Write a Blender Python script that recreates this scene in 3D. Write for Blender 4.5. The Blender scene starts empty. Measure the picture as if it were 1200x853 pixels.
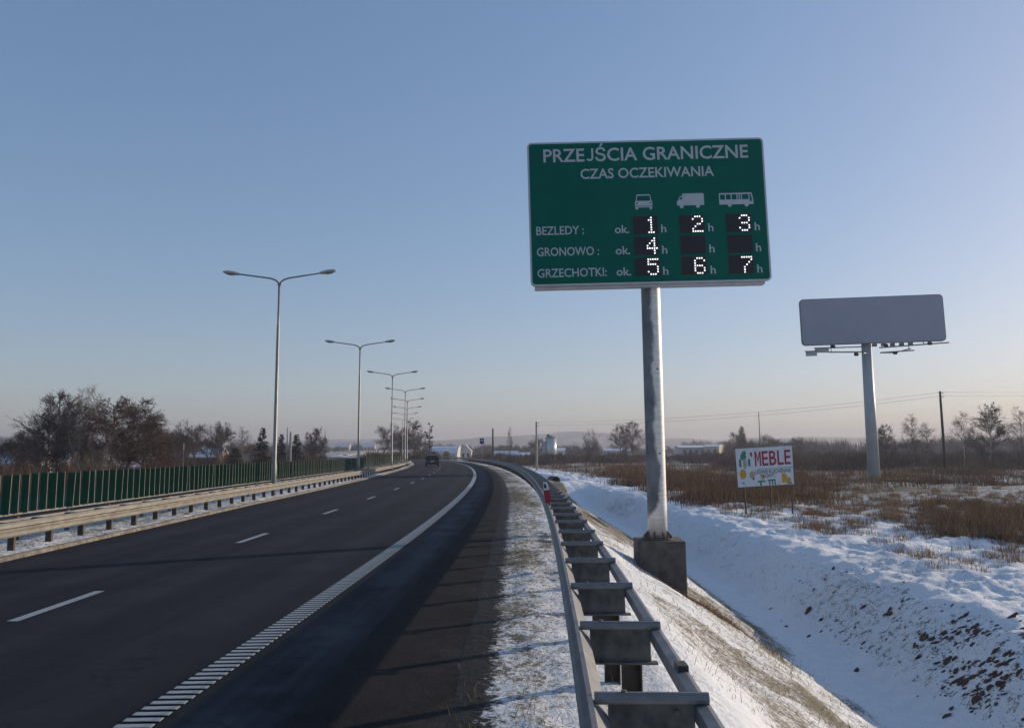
import bpy, math, random
import numpy as np
from mathutils import Vector, Matrix

random.seed(7)
rng = np.random.default_rng(7)
S = bpy.context.scene
COL = S.collection
R = math.radians

# ------------------------------------------------------------------ camera
CAM_H, PITCH, ROLL, FPX, PW, PH = 1.8, 6.53, -0.41, 900.0, 1200, 853
cam = bpy.data.cameras.new('camera')
cam.sensor_width = 36.0
cam.lens = FPX / PW * 36.0
cam.clip_start = 0.05
cam.clip_end = 12000
cob = bpy.data.objects.new('camera', cam)
COL.objects.link(cob)
CM = Matrix.Rotation(R(90 + PITCH), 3, 'X') @ Matrix.Rotation(R(ROLL), 3, 'Z')
cob.matrix_world = Matrix.Translation((0, 0, CAM_H)) @ CM.to_4x4()
S.camera = cob

# ------------------------------------------------------------------ sky, sun, exposure
SUN_AZ, SUN_EL = 62.7, 14.0
world = bpy.data.worlds.new('World')
S.world = world
world.use_nodes = True
wn = world.node_tree
sky = wn.nodes.new('ShaderNodeTexSky')
sky.sky_type = 'NISHITA'
sky.sun_disc = False
sky.sun_elevation = R(SUN_EL)
sky.sun_rotation = R(SUN_AZ)
sky.altitude = 100
sky.air_density = 1.0
sky.dust_density = 0.7
sky.ozone_density = 2.5
hs_ = wn.nodes.new('ShaderNodeHueSaturation')
hs_.inputs['Saturation'].default_value = 1.38
tint = wn.nodes.new('ShaderNodeMix')
tint.data_type = 'RGBA'
tint.blend_type = 'MULTIPLY'
tint.inputs['Factor'].default_value = 1.0
tint.inputs[7].default_value = (1.18, 1.125, 1.21, 1)
gam = wn.nodes.new('ShaderNodeGamma')
gam.inputs['Gamma'].default_value = 0.58
wn.links.new(sky.outputs[0], gam.inputs['Color'])
wn.links.new(gam.outputs[0], hs_.inputs['Color'])
wn.links.new(hs_.outputs[0], tint.inputs[6])
wn.links.new(tint.outputs[2], wn.nodes['Background'].inputs[0])
wn.nodes['Background'].inputs[1].default_value = 0.15
sl = bpy.data.lights.new('sun', 'SUN')
sl.energy = 3.4
sl.angle = R(0.6)
sl.color = (1.0, 0.83, 0.63)
so = bpy.data.objects.new('sun', sl)
COL.objects.link(so)
sd = Vector((math.sin(R(SUN_AZ)) * math.cos(R(SUN_EL)), math.cos(R(SUN_AZ)) * math.cos(R(SUN_EL)), math.sin(R(SUN_EL))))
so.rotation_euler = sd.to_track_quat('Z', 'Y').to_euler()
so.location = (60, 30, 40)
S.view_settings.view_transform = 'Standard'
S.view_settings.look = 'None'
S.view_settings.exposure = 0.55
S.view_settings.gamma = 1.0
S.render.engine = 'CYCLES'
S.cycles.use_denoising = True
S.cycles.max_bounces = 6
S.cycles.volume_bounces = 1

# ------------------------------------------------------------------ pixel helpers
def ray(x, y):
    return CM @ Vector(((x - PW / 2) / FPX, -(y - PH / 2) / FPX, -1))

def at(x, y, D):                      # point at forward distance D on the pixel's ray
    d = ray(x, y)
    return Vector((0, 0, CAM_H)) + d * (D / d.y)

def hz(x):                            # pixel row of the horizon in column x
    return 529.5 - (x - 600) * 0.00716

def top_z(x, y, D):
    return at(x, y, D).z

# ------------------------------------------------------------------ materials
MATS = {}
def nodes_of(m):
    return m.node_tree.nodes, m.node_tree.links

def mat(name, c1, c2=None, scale=4.0, rough=0.7, metal=0.0, bump=0.0, bscale=None, spec=0.5, detail=6, coord='Object', stretch=(1, 1, 1), emit=None, contrast=(0.35, 0.65)):
    if name in MATS:
        return MATS[name]
    m = bpy.data.materials.new(name)
    m.use_nodes = True
    n, l = nodes_of(m)
    b = n['Principled BSDF']
    b.inputs['Roughness'].default_value = rough
    b.inputs['Metallic'].default_value = metal
    b.inputs['Specular IOR Level'].default_value = spec
    if c2 is None:
        c2 = tuple(0.82 * v for v in c1)
    tc = n.new('ShaderNodeTexCoord')
    mp = n.new('ShaderNodeMapping')
    mp.inputs['Scale'].default_value = stretch
    l.new(tc.outputs[coord], mp.inputs[0])
    nz = n.new('ShaderNodeTexNoise')
    nz.inputs['Scale'].default_value = scale
    nz.inputs['Detail'].default_value = detail
    l.new(mp.outputs[0], nz.inputs['Vector'])
    rp = n.new('ShaderNodeValToRGB')
    rp.color_ramp.elements[0].position, rp.color_ramp.elements[1].position = contrast
    rp.color_ramp.elements[0].color = (*c1, 1)
    rp.color_ramp.elements[1].color = (*c2, 1)
    l.new(nz.outputs['Fac'], rp.inputs[0])
    l.new(rp.outputs[0], b.inputs['Base Color'])
    if bump:
        nb = n.new('ShaderNodeTexNoise')
        nb.inputs['Scale'].default_value = bscale or scale * 4
        nb.inputs['Detail'].default_value = 5
        l.new(mp.outputs[0], nb.inputs['Vector'])
        bp = n.new('ShaderNodeBump')
        bp.inputs['Strength'].default_value = bump
        bp.inputs['Distance'].default_value = 0.02
        l.new(nb.outputs['Fac'], bp.inputs['Height'])
        l.new(bp.outputs[0], b.inputs['Normal'])
    if emit:
        b.inputs['Emission Color'].default_value = (*emit[0], 1)
        b.inputs['Emission Strength'].default_value = emit[1]
    MATS[name] = m
    return m

def attr_mat(name, rough=0.85, trans=0.0):
    """colour from the mesh's own per-blade colour attribute"""
    if name in MATS:
        return MATS[name]
    m = bpy.data.materials.new(name)
    m.use_nodes = True
    n, l = nodes_of(m)
    b = n['Principled BSDF']
    b.inputs['Roughness'].default_value = rough
    b.inputs['Specular IOR Level'].default_value = 0.2
    a = n.new('ShaderNodeAttribute')
    a.attribute_name = 'col'
    l.new(a.outputs['Color'], b.inputs['Base Color'])
    if trans:
        t = n.new('ShaderNodeBsdfTranslucent')
        l.new(a.outputs['Color'], t.inputs['Color'])
        mx = n.new('ShaderNodeMixShader')
        mx.inputs[0].default_value = trans
        l.new(b.outputs[0], mx.inputs[1])
        l.new(t.outputs[0], mx.inputs[2])
        l.new(mx.outputs[0], n['Material Output'].inputs['Surface'])
    MATS[name] = m
    return m

# ------------------------------------------------------------------ mesh builder
class MB:
    def __init__(s):
        s.v, s.f = [], []

    def add(s, vs, fs):
        k = len(s.v)
        s.v += [tuple(p) for p in vs]
        s.f += [tuple(i + k for i in f) for f in fs]
        return s

    def box(s, c, size, M=None, bev=0.0):
        x, y, z = (d / 2 for d in size)
        if bev <= 0:
            vs = [Vector((a * x, b * y, d * z)) for a in (-1, 1) for b in (-1, 1) for d in (-1, 1)]
            fs = [(0, 1, 3, 2), (4, 6, 7, 5), (0, 4, 5, 1), (2, 3, 7, 6), (0, 2, 6, 4), (1, 5, 7, 3)]
        else:
            b = min(bev, 0.49 * min(size))
            vs, idx = [], {}
            for a in (-1, 1):
                for bb in (-1, 1):
                    for d in (-1, 1):
                        for ax in range(3):
                            p = [a * (x - b), bb * (y - b), d * (z - b)]
                            p[ax] = (a, bb, d)[ax] * (x, y, z)[ax]
                            idx[(a, bb, d, ax)] = len(vs)
                            vs.append(Vector(p))
            fs = []
            for ax in range(3):
                o = [i for i in range(3) if i != ax]
                for sg in (-1, 1):
                    ring = []
                    for (p, q) in ((-1, -1), (1, -1), (1, 1), (-1, 1)):
                        k = [0, 0, 0]
                        k[ax] = sg
                        k[o[0]], k[o[1]] = p, q
                        ring.append(idx[(*k, ax)])
                    fs.append(tuple(ring))
                # edges parallel to ax
                for p in (-1, 1):
                    for q in (-1, 1):
                        k0, k1 = [0, 0, 0], [0, 0, 0]
                        k0[ax], k1[ax] = -1, 1
                        for k in (k0, k1):
                            k[o[0]], k[o[1]] = p, q
                        fs.append((idx[(*k0, o[0])], idx[(*k1, o[0])], idx[(*k1, o[1])], idx[(*k0, o[1])]))
            for a in (-1, 1):
                for bb in (-1, 1):
                    for d in (-1, 1):
                        fs.append(tuple(idx[(a, bb, d, ax)] for ax in range(3)))
        c = Vector(c)
        vs = [(M @ p if M else p) + c for p in vs]
        return s.add(vs, fs)

    def tube(s, pts, rad, n=6, cap=True):
        pts = [Vector(p) for p in pts]
        if not hasattr(rad, '__len__'):
            rad = [rad] * len(pts)
        k0 = len(s.v)
        up = None
        for i, p in enumerate(pts):
            t = (pts[min(i + 1, len(pts) - 1)] - pts[max(i - 1, 0)])
            t = t.normalized() if t.length > 1e-9 else Vector((0, 0, 1))
            if up is None:
                up = Vector((1, 0, 0)) if abs(t.x) < 0.8 else Vector((0, 1, 0))
            a = (up - t * up.dot(t)).normalized()
            b = t.cross(a)
            up = a
            for j in range(n):
                an = 2 * math.pi * j / n
                s.v.append(tuple(p + (a * math.cos(an) + b * math.sin(an)) * rad[i]))
        for i in range(len(pts) - 1):
            for j in range(n):
                j2 = (j + 1) % n
                s.f.append((k0 + i * n + j, k0 + i * n + j2, k0 + (i + 1) * n + j2, k0 + (i + 1) * n + j))
        if cap:
            s.f.append(tuple(k0 + j for j in range(n))[::-1])
            e = k0 + (len(pts) - 1) * n
            s.f.append(tuple(e + j for j in range(n)))
        return s

    def prism(s, poly, y0, y1, M=None, c=(0, 0, 0)):
        """polygon in local XZ pushed along local Y"""
        n = len(poly)
        c = Vector(c)
        vs = [Vector((p[0], y, p[1])) for y in (y0, y1) for p in poly]
        vs = [(M @ p if M else p) + c for p in vs]
        fs = [tuple(range(n))[::-1], tuple(range(n, 2 * n))]
        fs += [(i, (i + 1) % n, n + (i + 1) % n, n + i) for i in range(n)]
        return s.add(vs, fs)

    def sweep(s, prof, frames, closed=True, cap=True):
        """profile (offset, height) list through frames (origin, right)"""
        n, k0 = len(prof), len(s.v)
        for (o, rt) in frames:
            for (a, z) in prof:
                s.v.append((o.x + rt.x * a, o.y + rt.y * a, o.z + z))
        for i in range(len(frames) - 1):
            for j in range(n if closed else n - 1):
                j2 = (j + 1) % n
                s.f.append((k0 + i * n + j, k0 + i * n + j2, k0 + (i + 1) * n + j2, k0 + (i + 1) * n + j))
        if cap and closed:
            s.f.append(tuple(k0 + j for j in range(n))[::-1])
            e = k0 + (len(frames) - 1) * n
            s.f.append(tuple(e + j for j in range(n)))
        return s

    def mesh(s, name, origin=None, smooth=False):
        me = bpy.data.meshes.new(name)
        vs = s.v
        if origin is not None:
            ox, oy, oz = origin
            vs = [(a - ox, b - oy, c - oz) for a, b, c in vs]
        me.from_pydata(vs, [], s.f)
        me.update()
        if smooth:
            me.polygons.foreach_set('use_smooth', [True] * len(me.polygons))
        return me

    def build(s, name, m, parent=None, origin=None, smooth=False):
        me = s.mesh(name, origin, smooth)
        return link(name, me, m, parent)

def link(name, me, m, parent=None, loc=None, rz=None):
    if m is not None and not me.materials:
        me.materials.append(m)
    o = bpy.data.objects.new(name, me)
    COL.objects.link(o)
    if parent is not None:
        o.parent = parent
    if loc is not None:
        o.location = loc
    if rz is not None:
        o.rotation_euler = (0, 0, rz)
    return o

def tag(o, label, cat, group=None):
    o['label'] = label
    o['category'] = cat
    if group:
        o['group'] = group
    return o

def thing(name, label, cat, loc=(0, 0, 0), rz=0.0, group=None):
    o = bpy.data.objects.new(name, None)
    o.empty_display_size = 0.2
    COL.objects.link(o)
    o.location = loc
    o.rotation_euler = (0, 0, rz)
    return tag(o, label, cat, group)

def copy_tree(root):
    c = root.copy()
    COL.objects.link(c)
    for ch in list(root.children):
        d = ch.copy()
        COL.objects.link(d)
        d.parent = c
        for g in list(ch.children):
            e = g.copy()
            COL.objects.link(e)
            e.parent = d
    return c

# ------------------------------------------------------------------ noise (numpy)
_perm = rng.permutation(512)
_perm = np.concatenate([_perm, _perm])
_grad = rng.random(1024) * 2 - 1
def vnoise(x, y):
    xi, yi = np.floor(x).astype(int), np.floor(y).astype(int)
    xf, yf = x - xi, y - yi
    u, v = xf * xf * xf * (xf * (xf * 6 - 15) + 10), yf * yf * yf * (yf * (yf * 6 - 15) + 10)
    def h(a, b):
        return _grad[_perm[(_perm[a & 511] + b) & 511]]
    a, b, c, d = h(xi, yi), h(xi + 1, yi), h(xi, yi + 1), h(xi + 1, yi + 1)
    return (a * (1 - u) + b * u) * (1 - v) + (c * (1 - u) + d * u) * v

def fbm(x, y, sc, oct=4, gain=0.5):
    s, a = 0.0, 1.0
    for i in range(oct):
        s = s + a * vnoise(x * sc + 17.3 * i, y * sc - 9.1 * i)
        sc, a = sc * 2.03, a * gain
    return s

def sstep(a, b, x):
    t = np.clip((x - a) / (b - a), 0, 1)
    return t * t * (3 - 2 * t)

# ------------------------------------------------------------------ road curve (from the photograph's edge line)
_ky = np.array([0, 5.3, 6.6, 10.5, 15.2, 20.8, 33, 54.7, 75, 92, 114, 130, 155])
_kx = np.array([-2.74, -2.58, -2.52, -2.33, -2.18, -2.08, -2.2, -2.88, -3.82, -4.98, -7.0, -9.0, -13.0])
_pf = np.polyfit(_ky, _kx, 4, w=1 / np.maximum(_ky, 8.0))
Y1 = 150.0
_d1, _d2 = np.polyder(_pf), np.polyder(_pf, 2)
_x1, _s1 = np.polyval(_pf, Y1), np.polyval(_d1, Y1)
_c1 = -0.0012
def xe(Y):
    Y = np.asarray(Y, float)
    d = np.clip(Y - Y1, 0, 170)
    e = np.clip(Y - Y1 - 170, 0, None)
    return np.where(Y < 0, np.polyval(_pf, 0) + np.polyval(_d1, 0) * np.minimum(Y, 0), np.where(Y < Y1, np.polyval(_pf, np.clip(Y, 0, Y1)), _x1 + _s1 * d + _c1 / 2 * d * d + (_s1 + _c1 * 170) * e))

def slope(Y):
    return float(xe(Y + 0.05) - xe(Y - 0.05)) / 0.1

def rp(Y, o, z=0.0):
    s = slope(Y)
    k = 1 / math.sqrt(1 + s * s)
    return Vector((float(xe(Y)) + o * k, Y - o * s * k, z))

def rt(Y):
    s = slope(Y)
    k = 1 / math.sqrt(1 + s * s)
    return Vector((k, -s * k, 0))

def rz_of(Y):
    return -math.atan(slope(Y))

def off_dash(Y):
    return float(np.interp(Y, [0, 8.5, 16, 23, 34], [-2.95, -3.06, -3.38, -3.52, -3.6]))

def off_kerb(Y):
    return float(np.interp(Y, [0, 10, 13, 17, 28, 47, 70], [-6.25, -6.3, -6.4, -6.66, -7.15, -7.42, -7.5]))

def off_asph(Y):
    return float(np.interp(Y, [0, 5, 11, 20, 40], [2.42, 2.38, 2.2, 2.05, 1.95]))

# ------------------------------------------------------------------ ground sheet
def prof_right(o):
    """height of the ground right of the carriageway against the offset from the edge line"""
    return np.interp(o, [1.4, 2.1, 2.6, 3.7, 4.2, 7.9, 8.45, 9.35, 9.7, 11.1, 11.7, 14, 30, 80, 200, 600],
                     [-0.06, 0.0, 0.02, -0.02, -0.22, -2.48, -2.74, -2.77, -2.60, -1.58, -1.42, -1.38, -1.42, -1.5, -1.6, -1.8])

def ground_z(o, Y, X, detail=True):
    kerb = np.interp(Y, [0, 10, 13, 17, 28, 47, 70], [-6.25, -6.3, -6.4, -6.66, -7.15, -7.42, -7.5])
    k = o - kerb
    left = np.interp(k, [-600, -200, -60, -24, -15, -13.4, -13.2, -2.9, -2.7, -0.06, 0.02, 0.3],
                     [-2.6, -2.5, -2.2, -2.0, -0.25, 0.02, -0.06, -0.06, 0.06, 0.065, -0.06, -0.06])
    asp = np.interp(Y, [0, 5, 11, 20, 40], [2.42, 2.38, 2.2, 2.05, 1.95])
    vz = np.interp(o - asp, [-1.0, -0.42, -0.32, 0.0, 0.3, 0.9], [-0.06, -0.03, 0.0095, 0.012, 0.03, 0.01])
    z = np.where(o > 0, np.where(o < 3.3, vz, prof_right(o)), left)
    z = np.where((o <= 1.4) & (k > 0.3), -0.06, z)
    if detail:
        # verge: crusty snow whose edge frays over the asphalt
        vg = sstep(-0.05, 0.35, o - asp) * (1 - sstep(3.6, 4.6, o))
        z = z + vg * (0.012 * fbm(X, Y * 0.6, 1.6, 4) + 0.022 * fbm(X, Y, 6.0, 3, 0.7))
        sl = sstep(4.0, 5.0, o) * (1 - sstep(8.0, 8.6, o))
        z = z + sl * (0.05 * fbm(X, Y, 1.3, 5) + 0.12 * vnoise(X * 0.35, Y * 0.3))
        # a low terrace of soil and straw along the slope by the sign's footing
        tr = sstep(5.6, 6.2, o + 0.6 * vnoise(Y * 0.5, Y * 0)) * (1 - sstep(6.5, 7.3, o + 0.6 * vnoise(Y * 0.5, Y * 0))) * sstep(14.5, 15.6, Y) * (1 - sstep(17.0, 18.5, Y))
        z = z + tr * (0.07 + 0.06 * fbm(X, Y, 2.0, 3))
        bk = sstep(9.2, 9.8, o) * (1 - sstep(10.9, 12.2, o))
        z = z + bk * (0.08 * fbm(X, Y, 0.9, 5, 0.6) + 0.05 * np.abs(vnoise(X * 3.1, Y * 3.1)) + 0.035 * fbm(X, Y, 4.5, 3, 0.6))
        fl = sstep(10.8, 12.5, o) * (1 - sstep(90, 160, o))
        rid = np.abs(vnoise(X * 0.55 + 0.2 * Y, Y * 0.42))
        z = z + fl * (0.10 * fbm(X, Y, 0.55, 5, 0.6) + 0.10 * (0.45 - np.abs(fbm(X * 0.8 + 0.5 * Y, Y * 1.3, 1.1, 3, 0.6))) + 0.05 * (0.4 - np.abs(vnoise(X * 3.7, Y * 3.2))) + 0.05 * rid + 0.07 * (0.5 - np.abs(vnoise(X * 0.9 + Y * 0.5, Y * 1.9 - X * 0.3))) + 0.04 * fbm(X, Y, 3.0, 3, 0.6))
        md = (k < 0) & (k > -2.9)
        z = z + np.where(md, 0.03 * fbm(X, Y, 2.2, 4) * sstep(0, 0.25, -k), 0)
    # snow bank across the ditch where it is culverted
    m = np.exp(-((Y - 78) / 9.0) ** 2) * sstep(3.8, 4.6, o) * (1 - sstep(9.5, 13.0, o))
    z = np.where(o > 3.6, z * (1 - 0.72 * m) + 0.72 * m * (-0.55 + 0.25 * fbm(X, Y, 0.4, 3)), z)
    # far country rises gently to the left and front
    r = np.sqrt(X * X + Y * Y)
    z = z + sstep(260, 900, r) * (6.0 * (vnoise(X * 0.004 + 3, Y * 0.004) + 0.35) * sstep(0, 300, -X + 0.25 * Y) + 2.5 * vnoise(X * 0.006, Y * 0.006))
    return z

def grow(a, b, first, ratio, most=1e9):
    out, d = [a], first
    while out[-1] < b:
        out.append(out[-1] + d)
        d = min(d * ratio, most)
    return out

rows = [-900, -450, -220, -110, -60, -40, -25, -15, -8, -4, -2] + list(np.arange(-1, 3, 0.25))
y = 3.0
while y < 3800:
    rows.append(y)
    y += max(0.085, y * 0.0085) if y < 160 else y * 0.03
rows = np.array(rows)
cr = list(np.arange(1.4, 14.0, 0.1)) + grow(14.0, 3600, 0.12, 1.03)
cl = [-v for v in grow(5.6, 12, 0.12, 1.0)][::-1]
cl = [-v for v in grow(12.2, 3600, 0.5, 1.07)][::-1] + cl
cols = np.array(cl + [-4, -2, 0] + cr)
OO, YY = np.meshgrid(cols, rows)
w = 1 - sstep(120, 900, np.abs(OO))
XX = xe(np.minimum(YY, 420)) * w + OO
ZZ = ground_z(OO, YY, XX)
nr, nc = XX.shape
me = bpy.data.meshes.new('ground')
V = np.stack([XX, YY, ZZ], -1).reshape(-1, 3)
ii = np.arange(nr * nc).reshape(nr, nc)
F = np.stack([ii[:-1, :-1], ii[:-1, 1:], ii[1:, 1:], ii[1:, :-1]], -1).reshape(-1, 4)
me.vertices.add(len(V))
me.vertices.foreach_set('co', V.ravel())
me.loops.add(F.size)
me.loops.foreach_set('vertex_index', F.ravel().astype(np.int32))
me.polygons.add(len(F))
me.polygons.foreach_set('loop_start', np.arange(0, F.size, 4, dtype=np.int32))
me.polygons.foreach_set('use_smooth', np.ones(len(F), bool))
me.update(calc_edges=True)
# cover masks: how much grass/soil shows through the snow (a property of the ground itself)
Xf, Yf, Of = XX.ravel(), YY.ravel(), OO.ravel()
veg = np.zeros(len(V))
verge = (1 - sstep(2.7, 3.4, Of)) * sstep(1.0, 1.6, Of)
asp_ = np.interp(Yf, [0, 5, 11, 20, 40], [2.42, 2.38, 2.2, 2.05, 1.95])
veg += 0.20 * verge + 0.22 * sstep(1.0, 1.6, Of) * (1 - sstep(3.8, 4.4, Of)) + 0.10 * np.exp(-((Of - asp_ - 0.2) / 0.2) ** 2) * (Of > 1.0)
veg += verge * 0.20 * sstep(0.0, 0.5, vnoise(Xf * 1.1 + 5, Yf * 0.45)) + verge * 0.12 * sstep(16, 30, Yf)
slope_l = sstep(3.9, 4.4, Of) * (1 - sstep(8.2, 8.8, Of))
veg += slope_l * (0.22 + 0.30 * sstep(-0.1, 0.6, fbm(Xf * 0.9, Yf * 0.35, 0.9, 3)) + 0.26 * np.exp(-((Of - 6.3) / 0.9) ** 2) + 0.24 * sstep(24, 34, Yf))
veg += 0.34 * np.exp(-((Of - 8.2) / 0.45) ** 2) * sstep(15, 22, Yf) + 0.25 * sstep(9.4, 10, Of) * (1 - sstep(11, 12, Of))
veg += sstep(11.2, 12.5, Of) * 0.20
belt = sstep(14.0, 18.0, Of + 2.2 * vnoise(Xf * 0.2, Yf * 0.2)) * sstep(38, 62, Yf + 4 * vnoise(Xf * 0.13, Yf * 0.13))
clump = np.exp(-(((Xf - 24) / 8.5) ** 2 + ((Yf - 37) / 8.0) ** 2))
veg += 0.40 * belt + 0.30 * clump + 0.16 * sstep(300, 500, Yf)
veg += 0.45 * (Of < 0) + 0.3 * ((Of < -20) & (Yf < 260))
straw = np.exp(-(((Of - 6.2) / 0.95) ** 2 + ((Yf - 16.4 + 0.5 * (Of - 6.2)) / 1.0) ** 2)) + 0.5 * np.exp(-((Of - 7.9) / 0.25) ** 2) * sstep(9, 12, Yf) * (1 - sstep(16, 19, Yf))
clod = sstep(9.25, 9.9, Of) * (1 - sstep(11.3, 12.8, Of)) * sstep(9, 12, Yf) * (1 - sstep(19, 25, Yf))
ea = me.attributes.new('edge', 'FLOAT', 'POINT')
ea.data.foreach_set('value', np.where(Of > 0, np.clip((Of - asp_) / 0.75 + 0.5, 0, 1), 1.0).astype(np.float32))
a = me.color_attributes.new('cover', 'FLOAT_COLOR', 'POINT')
buf = np.stack([np.clip(veg, 0, 1), np.clip(straw, 0, 1), np.clip(clod, 0, 1), np.ones(len(V))], -1)
a.data.foreach_set('color', buf.ravel().astype(np.float32))

gm = bpy.data.materials.new('snowy_ground')
gm.use_nodes = True
n, l = nodes_of(gm)
b = n['Principled BSDF']
b.inputs['Roughness'].default_value = 0.75
b.inputs['Specular IOR Level'].default_value = 0.25
geo = n.new('ShaderNodeNewGeometry')
at_ = n.new('ShaderNodeAttribute')
at_.attribute_name = 'cover'
sep = n.new('ShaderNodeSeparateColor')
l.new(at_.outputs['Color'], sep.inputs[0])
def noise(scale, detail=6, rough=0.6, vec=None):
    q = n.new('ShaderNodeTexNoise')
    q.inputs['Scale'].default_value = scale
    q.inputs['Detail'].default_value = detail
    q.inputs['Roughness'].default_value = rough
    l.new(vec if vec else geo.outputs['Position'], q.inputs['Vector'])
    return q.outputs['Fac']
def math_(op, a, b_=None, clamp=False):
    q = n.new('ShaderNodeMath')
    q.operation = op
    q.use_clamp = clamp
    for i, v in enumerate((a, b_)):
        if v is None:
            continue
        if isinstance(v, (int, float)):
            q.inputs[i].default_value = v
        else:
            l.new(v, q.inputs[i])
    return q.outputs[0]
def ramp(fac, stops):
    q = n.new('ShaderNodeValToRGB')
    e = q.color_ramp.elements
    while len(e) < len(stops):
        e.new(0.5)
    for el, (p, c) in zip(e, stops):
        el.position = p
        el.color = (*c, 1) if len(c) == 3 else c
    l.new(fac, q.inputs[0])
    return q.outputs[0]
def mix(f, a, b_):
    q = n.new('ShaderNodeMix')
    q.data_type = 'RGBA'
    l.new(f, q.inputs['Factor'])
    for k, v in ((6, a), (7, b_)):
        if isinstance(v, tuple):
            q.inputs[k].default_value = (*v, 1)
        else:
            l.new(v, q.inputs[k])
    return q.outputs[2]
def maprange(v, a, b_):
    q = n.new('ShaderNodeMapRange')
    q.inputs[1].default_value, q.inputs[2].default_value = a, b_
    l.new(v, q.inputs[0])
    return q.outputs[0]
n_fine, n_mid, n_big = noise(21, 10, 0.78), noise(3.2, 6, 0.65), noise(0.05, 5, 0.6)
snow = ramp(n_mid, [(0.3, (0.74, 0.755, 0.78)), (0.7, (0.87, 0.875, 0.88))])
grass = ramp(noise(38, 8, 0.8), [(0.3, (0.07, 0.052, 0.034)), (0.5, (0.15, 0.125, 0.078)), (0.72, (0.25, 0.21, 0.14))])
s1 = math_('ADD', math_('MULTIPLY', n_fine, 0.66), math_('MULTIPLY', n_mid, 0.34))
s2 = math_('ADD', s1, math_('MULTIPLY', math_('SUBTRACT', n_big, 0.5), 0.35))
s2 = math_('ADD', math_('MULTIPLY', math_('SUBTRACT', s2, 0.5), 2.1), 0.5)
thr = math_('SUBTRACT', math_('ADD', s2, math_('MULTIPLY', sep.outputs[0], 0.62)), 0.79)
c = mix(maprange(thr, -0.10, 0.10), snow, grass)
strawc = ramp(n_fine, [(0.35, (0.10, 0.055, 0.025)), (0.62, (0.30, 0.19, 0.09))])
c = mix(maprange(math_('ADD', math_('MULTIPLY', sep.outputs[1], 0.6), math_('SUBTRACT', s1, 0.5)), 0.28, 0.44), c, strawc)
soil = ramp(n_fine, [(0.35, (0.03, 0.016, 0.012)), (0.65, (0.09, 0.05, 0.035))])
c = mix(maprange(math_('ADD', math_('MULTIPLY', sep.outputs[2], 0.34), math_('SUBTRACT', noise(4.5, 8, 0.8), 0.5)), 0.38, 0.44), c, soil)
ae = n.new('ShaderNodeAttribute')
ae.attribute_name = 'edge'
grit = ramp(noise(75, 5, 0.75), [(0.36, (0.006, 0.0057, 0.0066)), (0.66, (0.027, 0.025, 0.0255))])
en = math_('ADD', math_('MULTIPLY', noise(13, 9, 0.8), 0.75), math_('MULTIPLY', noise(1.7, 3, 0.6), 0.25))
ef = math_('ADD', ae.outputs['Fac'], math_('MULTIPLY', math_('SUBTRACT', en, 0.5), 1.35))
c = mix(maprange(ef, 0.46, 0.56), grit, c)
l.new(c, b.inputs['Base Color'])
bp = n.new('ShaderNodeBump')
bp.inputs['Strength'].default_value = 0.8
bp.inputs['Distance'].default_value = 0.05
l.new(math_('ADD', math_('ADD', noise(9, 7, 0.65), math_('MULTIPLY', noise(60, 3), 0.25)), math_('MULTIPLY', noise(2.8, 4, 0.6), 1.6)), bp.inputs['Height'])
l.new(bp.outputs[0], b.inputs['Normal'])
g = link('ground', me, gm)
g['kind'] = 'structure'

# ------------------------------------------------------------------ road
def strip(o0, o1, ys, z):
    mb = MB()
    for i, Y in enumerate(ys):
        a, b_ = rp(Y, o0(Y) if callable(o0) else o0, z), rp(Y, o1(Y) if callable(o1) else o1, z)
        mb.v += [tuple(a), tuple(b_)]
        if i:
            k = 2 * i
            mb.f.append((k - 2, k - 1, k + 1, k))
    return mb

ys_road = [-200, -100, -40, -20, -10, -5] + list(np.arange(-2, 30, 0.8)) + list(np.arange(30, 170, 2.0)) + list(np.arange(170, 470, 10.0))
def offset_uv(me, ys):
    uv = me.uv_layers.new(name='UVMap')
    co = np.array([v.co[:] for v in me.vertices])
    off = co[:, 0] - xe(co[:, 1])
    for lp in me.loops:
        uv.data[lp.index].uv = (off[lp.vertex_index], co[lp.vertex_index, 1])

rm = bpy.data.materials.new('asphalt')
rm.use_nodes = True
n, l = nodes_of(rm)
b = n['Principled BSDF']
geo = n.new('ShaderNodeNewGeometry')
uvn = n.new('ShaderNodeUVMap')
mp = n.new('ShaderNodeMapping')
mp.inputs['Scale'].default_value = (3.0, 0.12, 1)
l.new(uvn.outputs[0], mp.inputs[0])
streak = noise(1.0, 5, 0.6, mp.outputs[0])
fine = noise(140, 4, 0.7)
patch = noise(0.7, 6, 0.65)
basec = ramp(math_('ADD', math_('MULTIPLY', fine, 0.6), math_('MULTIPLY', patch, 0.4)), [(0.35, (0.006, 0.007, 0.010)), (0.65, (0.019, 0.020, 0.027))])
sx = n.new('ShaderNodeSeparateXYZ')
l.new(uvn.outputs[0], sx.inputs[0])
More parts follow.
